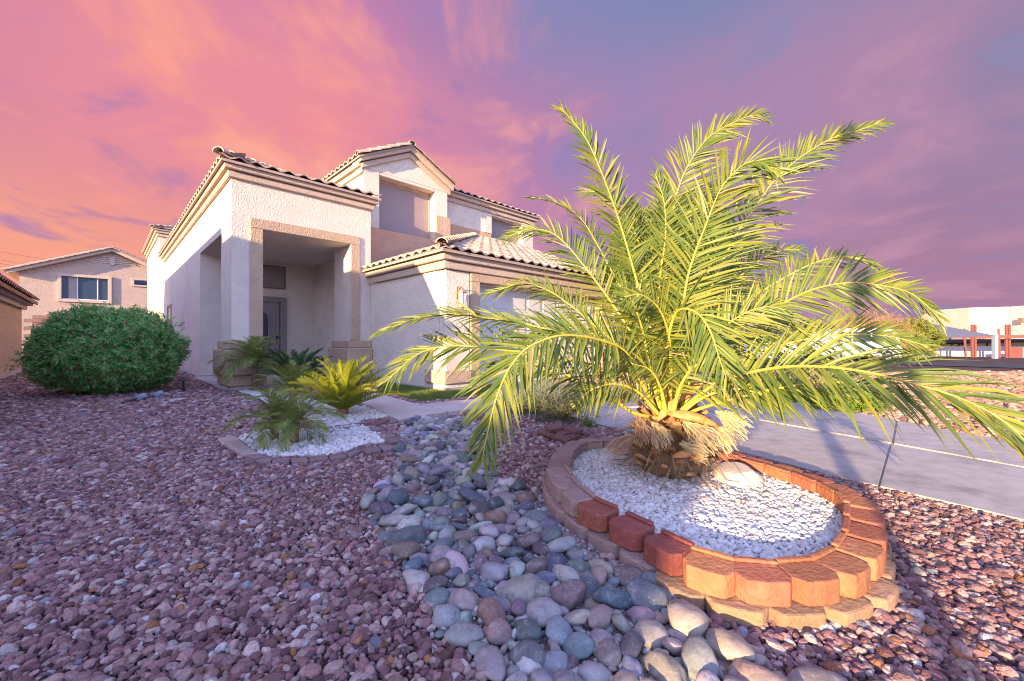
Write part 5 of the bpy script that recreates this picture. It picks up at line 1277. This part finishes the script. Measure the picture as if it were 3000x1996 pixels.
# dry flower brushes
CRE = pmat('dry_flower_cream', (.66,.54,.30), (.55,.42,.22), 30, .85, trans=.15); PNK = pmat('dry_flower_tan', (.48,.30,.19), (.38,.24,.15), 30, .85, trans=.15)
zz = lambda u, v: (1650+u/3.367, 1000+v/3.367)
for (u0,v0,u1,v1,Y,mt,wd) in ((880,800,1000,1010,2.55,CRE,.07),(1190,790,1500,1060,2.5,CRE,.10),(1500,690,1830,860,2.6,CRE,.075),(1500,830,1700,1040,2.55,CRE,.06),(640,600,560,480,2.75,PNK,.07),
                              (740,730,810,990,2.52,PNK,.06),(740,920,450,1080,2.5,PNK,.05),(1380,560,1760,560,2.7,CRE,.06),(1150,1010,1420,1120,2.46,CRE,.06)):
    p0, p1 = px(*zz(u0,v0), Y-.04)-PC, px(*zz(u1,v1), Y-.13)-PC; V, Fs = [], []; ax = p1-p0; L_ = ax.length
    s1 = ax.cross(Vector((0,1,0))).normalized(); s2 = ax.cross(s1).normalized()
    for k in range(110):
        a = r_.uniform(0,6.28); rr = wd*math.sqrt(r_.random()); e1 = s1*math.cos(a)*rr+s2*math.sin(a)*rr*.7; ln = r_.uniform(.55,1.05); k0 = len(V); st_ = r_.uniform(0,.25)
        sv = Vector((r_.gauss(0,1), r_.gauss(0,1), r_.gauss(0,1))).normalized()*.0022
        for t in (0,.3,.55,.8,1):
            tt = st_+(ln-st_)*t; q = p0+ax*tt+e1*min(1,tt*1.6)+Vector((r_.gauss(0,.006), r_.gauss(0,.006), r_.gauss(0,.006)-.16*L_*tt*tt+.05*L_*tt))
            V += [tuple(q-sv), tuple(q+sv)]
        for i in range(4): Fs.append((k0+2*i,k0+2*i+1,k0+2*i+3,k0+2*i+2))
    m = MB(); m.v, m.f = V, Fs; o = m.build('flower_brush', mt, palm)
# boat shaped orange spathes
def spathe(p0, p1, wd, bend, up):
    p0, p1 = Vector(p0)-PC, Vector(p1)-PC; ax = p1-p0; up = Vector(up).normalized(); sd = ax.cross(up).normalized(); up = sd.cross(ax).normalized(); m = MB(); V, Fs = [], []; n, c = 12, 6
    for i in range(n+1):
        t = i/n; w_ = wd*max(0,math.sin(math.pi*min(1,(t*.92+.05))))**.7; ce = p0+ax*t+up*(bend*math.sin(math.pi*t))
        for j in range(c+1):
            a = -1.25+2.5*j/c; V.append(tuple(ce+sd*(math.sin(a)*w_)+up*((math.cos(a)-1)*w_*.8)))
    for i in range(n):
        for j in range(c):
            a = i*(c+1)+j; Fs.append((a,a+1,a+c+2,a+c+1))
    m.v, m.f = V, Fs; o = m.build('spathe', M['spathe'], palm, True); s = o.modifiers.new('thick','SOLIDIFY'); s.thickness = .004
spathe(px(*zz(1020,700),2.55), px(*zz(1540,830),2.48), .05, .04, (0,-.5,1))
spathe(px(*zz(930,780),2.56), px(*zz(1120,560),2.6), .03, .02, (-.3,-1,.3))
spathe(px(*zz(1080,600),2.7), px(*zz(1380,390),2.78), .042, .02, (-.3,-1,.6))
spathe(px(*zz(1080,1130),2.42), px(*zz(1300,1110),2.36), .03, .02, (0,-.6,1))
spathe(px(*zz(1240,1170),2.38), px(*zz(1390,1130),2.33), .025, .02, (0,-.6,1))

# ---- small palms
def rosette(name, label, cat, base, th, nf, Lf, variants, elev, seed, group=None, trunkmat='fibre', tr=.05, hmin=0):
    e = empty(name, base, 0, label, cat, group); r = random.Random(seed)
    m = MB(); m.lathe((0,0,0), [(tr,-.03),(tr*1.15,th*.5),(tr*1.1,th),(tr*.3,th+.05)], 10); m.build('trunk', M[trunkmat], e, True)
    for k in range(nf):
        f = (k+.5)/nf; a = k*2.39996+r.uniform(-.25,.25); el_ = R(elev[0]+(elev[1]-elev[0])*f+r.uniform(-6,6)); s = Lf*r.uniform(.82,1.12)*(1-.12*f)
        o = link(bpy.data.objects.new('frond', variants[k % len(variants)]), e)
        o.matrix_basis = Matrix.Translation((math.cos(a)*tr*.5, math.sin(a)*tr*.5, th)) @ Matrix.Rotation(a,4,'Z') @ Matrix.Rotation(-el_,4,'Y') @ Matrix.Rotation(r.uniform(-.25,.25),4,'X') @ Matrix.Scale(s,4)
    return e
def fv(name, curve, Lm, w, r0, mats, step, lift, n, droop, angs, start=.1, segs=2, tipf=.35):
    return [frond(name, None, [(x, r*0, z*(1+.18*(i-1))) for x, r, z in curve], (0,0,1), Lm*(1+.1*(i-1)), w, r0, mats, step, start, lift, 200+i, droop, joined=True, segs=segs, angs=angs, tipf=tipf, wild=.8) for i in range(n)]
pygF = fv('frond', [(0,0,0),(.3,0,.10),(.6,0,.10),(.85,0,-.02),(1,0,-.18)], .32, .026, .014, (M['pygmy'], M['pygmy']), .036, .25, 3, .25, (60,28), .16)
sagF = fv('frond', [(0,0,0),(.3,0,.05),(.65,0,.06),(.9,0,-.01),(1,0,-.06)], .17, .018, .014, (M['sago'], M['sago']), .017, .75, 3, .02, (62,40), .08)
sagD = fv('frond', [(0,0,0),(.3,0,.05),(.65,0,.06),(.9,0,-.01),(1,0,-.06)], .17, .018, .014, (M['sago_shaded'], M['sago_shaded']), .017, .75, 3, .02, (62,40), .08)
featF = fv('frond', [(0,0,0),(.3,0,.08),(.65,0,.10),(.9,0,.02),(1,0,-.06)], .28, .018, .012, (M['sago'], M['pygmy']), .026, .35, 3, .12, (55,25), .18)
b = gp(1004,1222); rosette('sago_palm', 'bright yellow green sago palm lit by the sun at the walkway corner', 'sago palm', b, .10, 46, .80, sagF, (14,74), 61, 'sago palms by the entry', tr=.07)
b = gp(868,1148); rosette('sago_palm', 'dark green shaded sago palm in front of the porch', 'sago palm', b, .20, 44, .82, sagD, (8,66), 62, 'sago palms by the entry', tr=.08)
b = gp(742,1150); rosette('pygmy_date_palm', 'dark feathery pygmy date palm against the left porch pedestal', 'palm', b+Vector((0,.05,0)), .58, 34, .66, pygF, (-25,78), 63, 'pygmy date palms')
b = gp(858,1192); rosette('pygmy_date_palm', 'yellow sunlit feathery palm left of the bright sago palm', 'palm', b, .22, 30, .56, featF, (8,66), 64, 'pygmy date palms')
b = gp(804,1300); rosette('pygmy_date_palm', 'front left pygmy date palm drooping over the white gravel edge', 'palm', b, .22, 26, .40, pygF, (-20,76), 65, 'pygmy date palms', tr=.035)
b = gp(862,1306); rosette('pygmy_date_palm', 'front right pygmy date palm with some dry lower leaves on white gravel', 'palm', b, .20, 26, .40, pygF, (-20,76), 66, 'pygmy date palms', tr=.035)
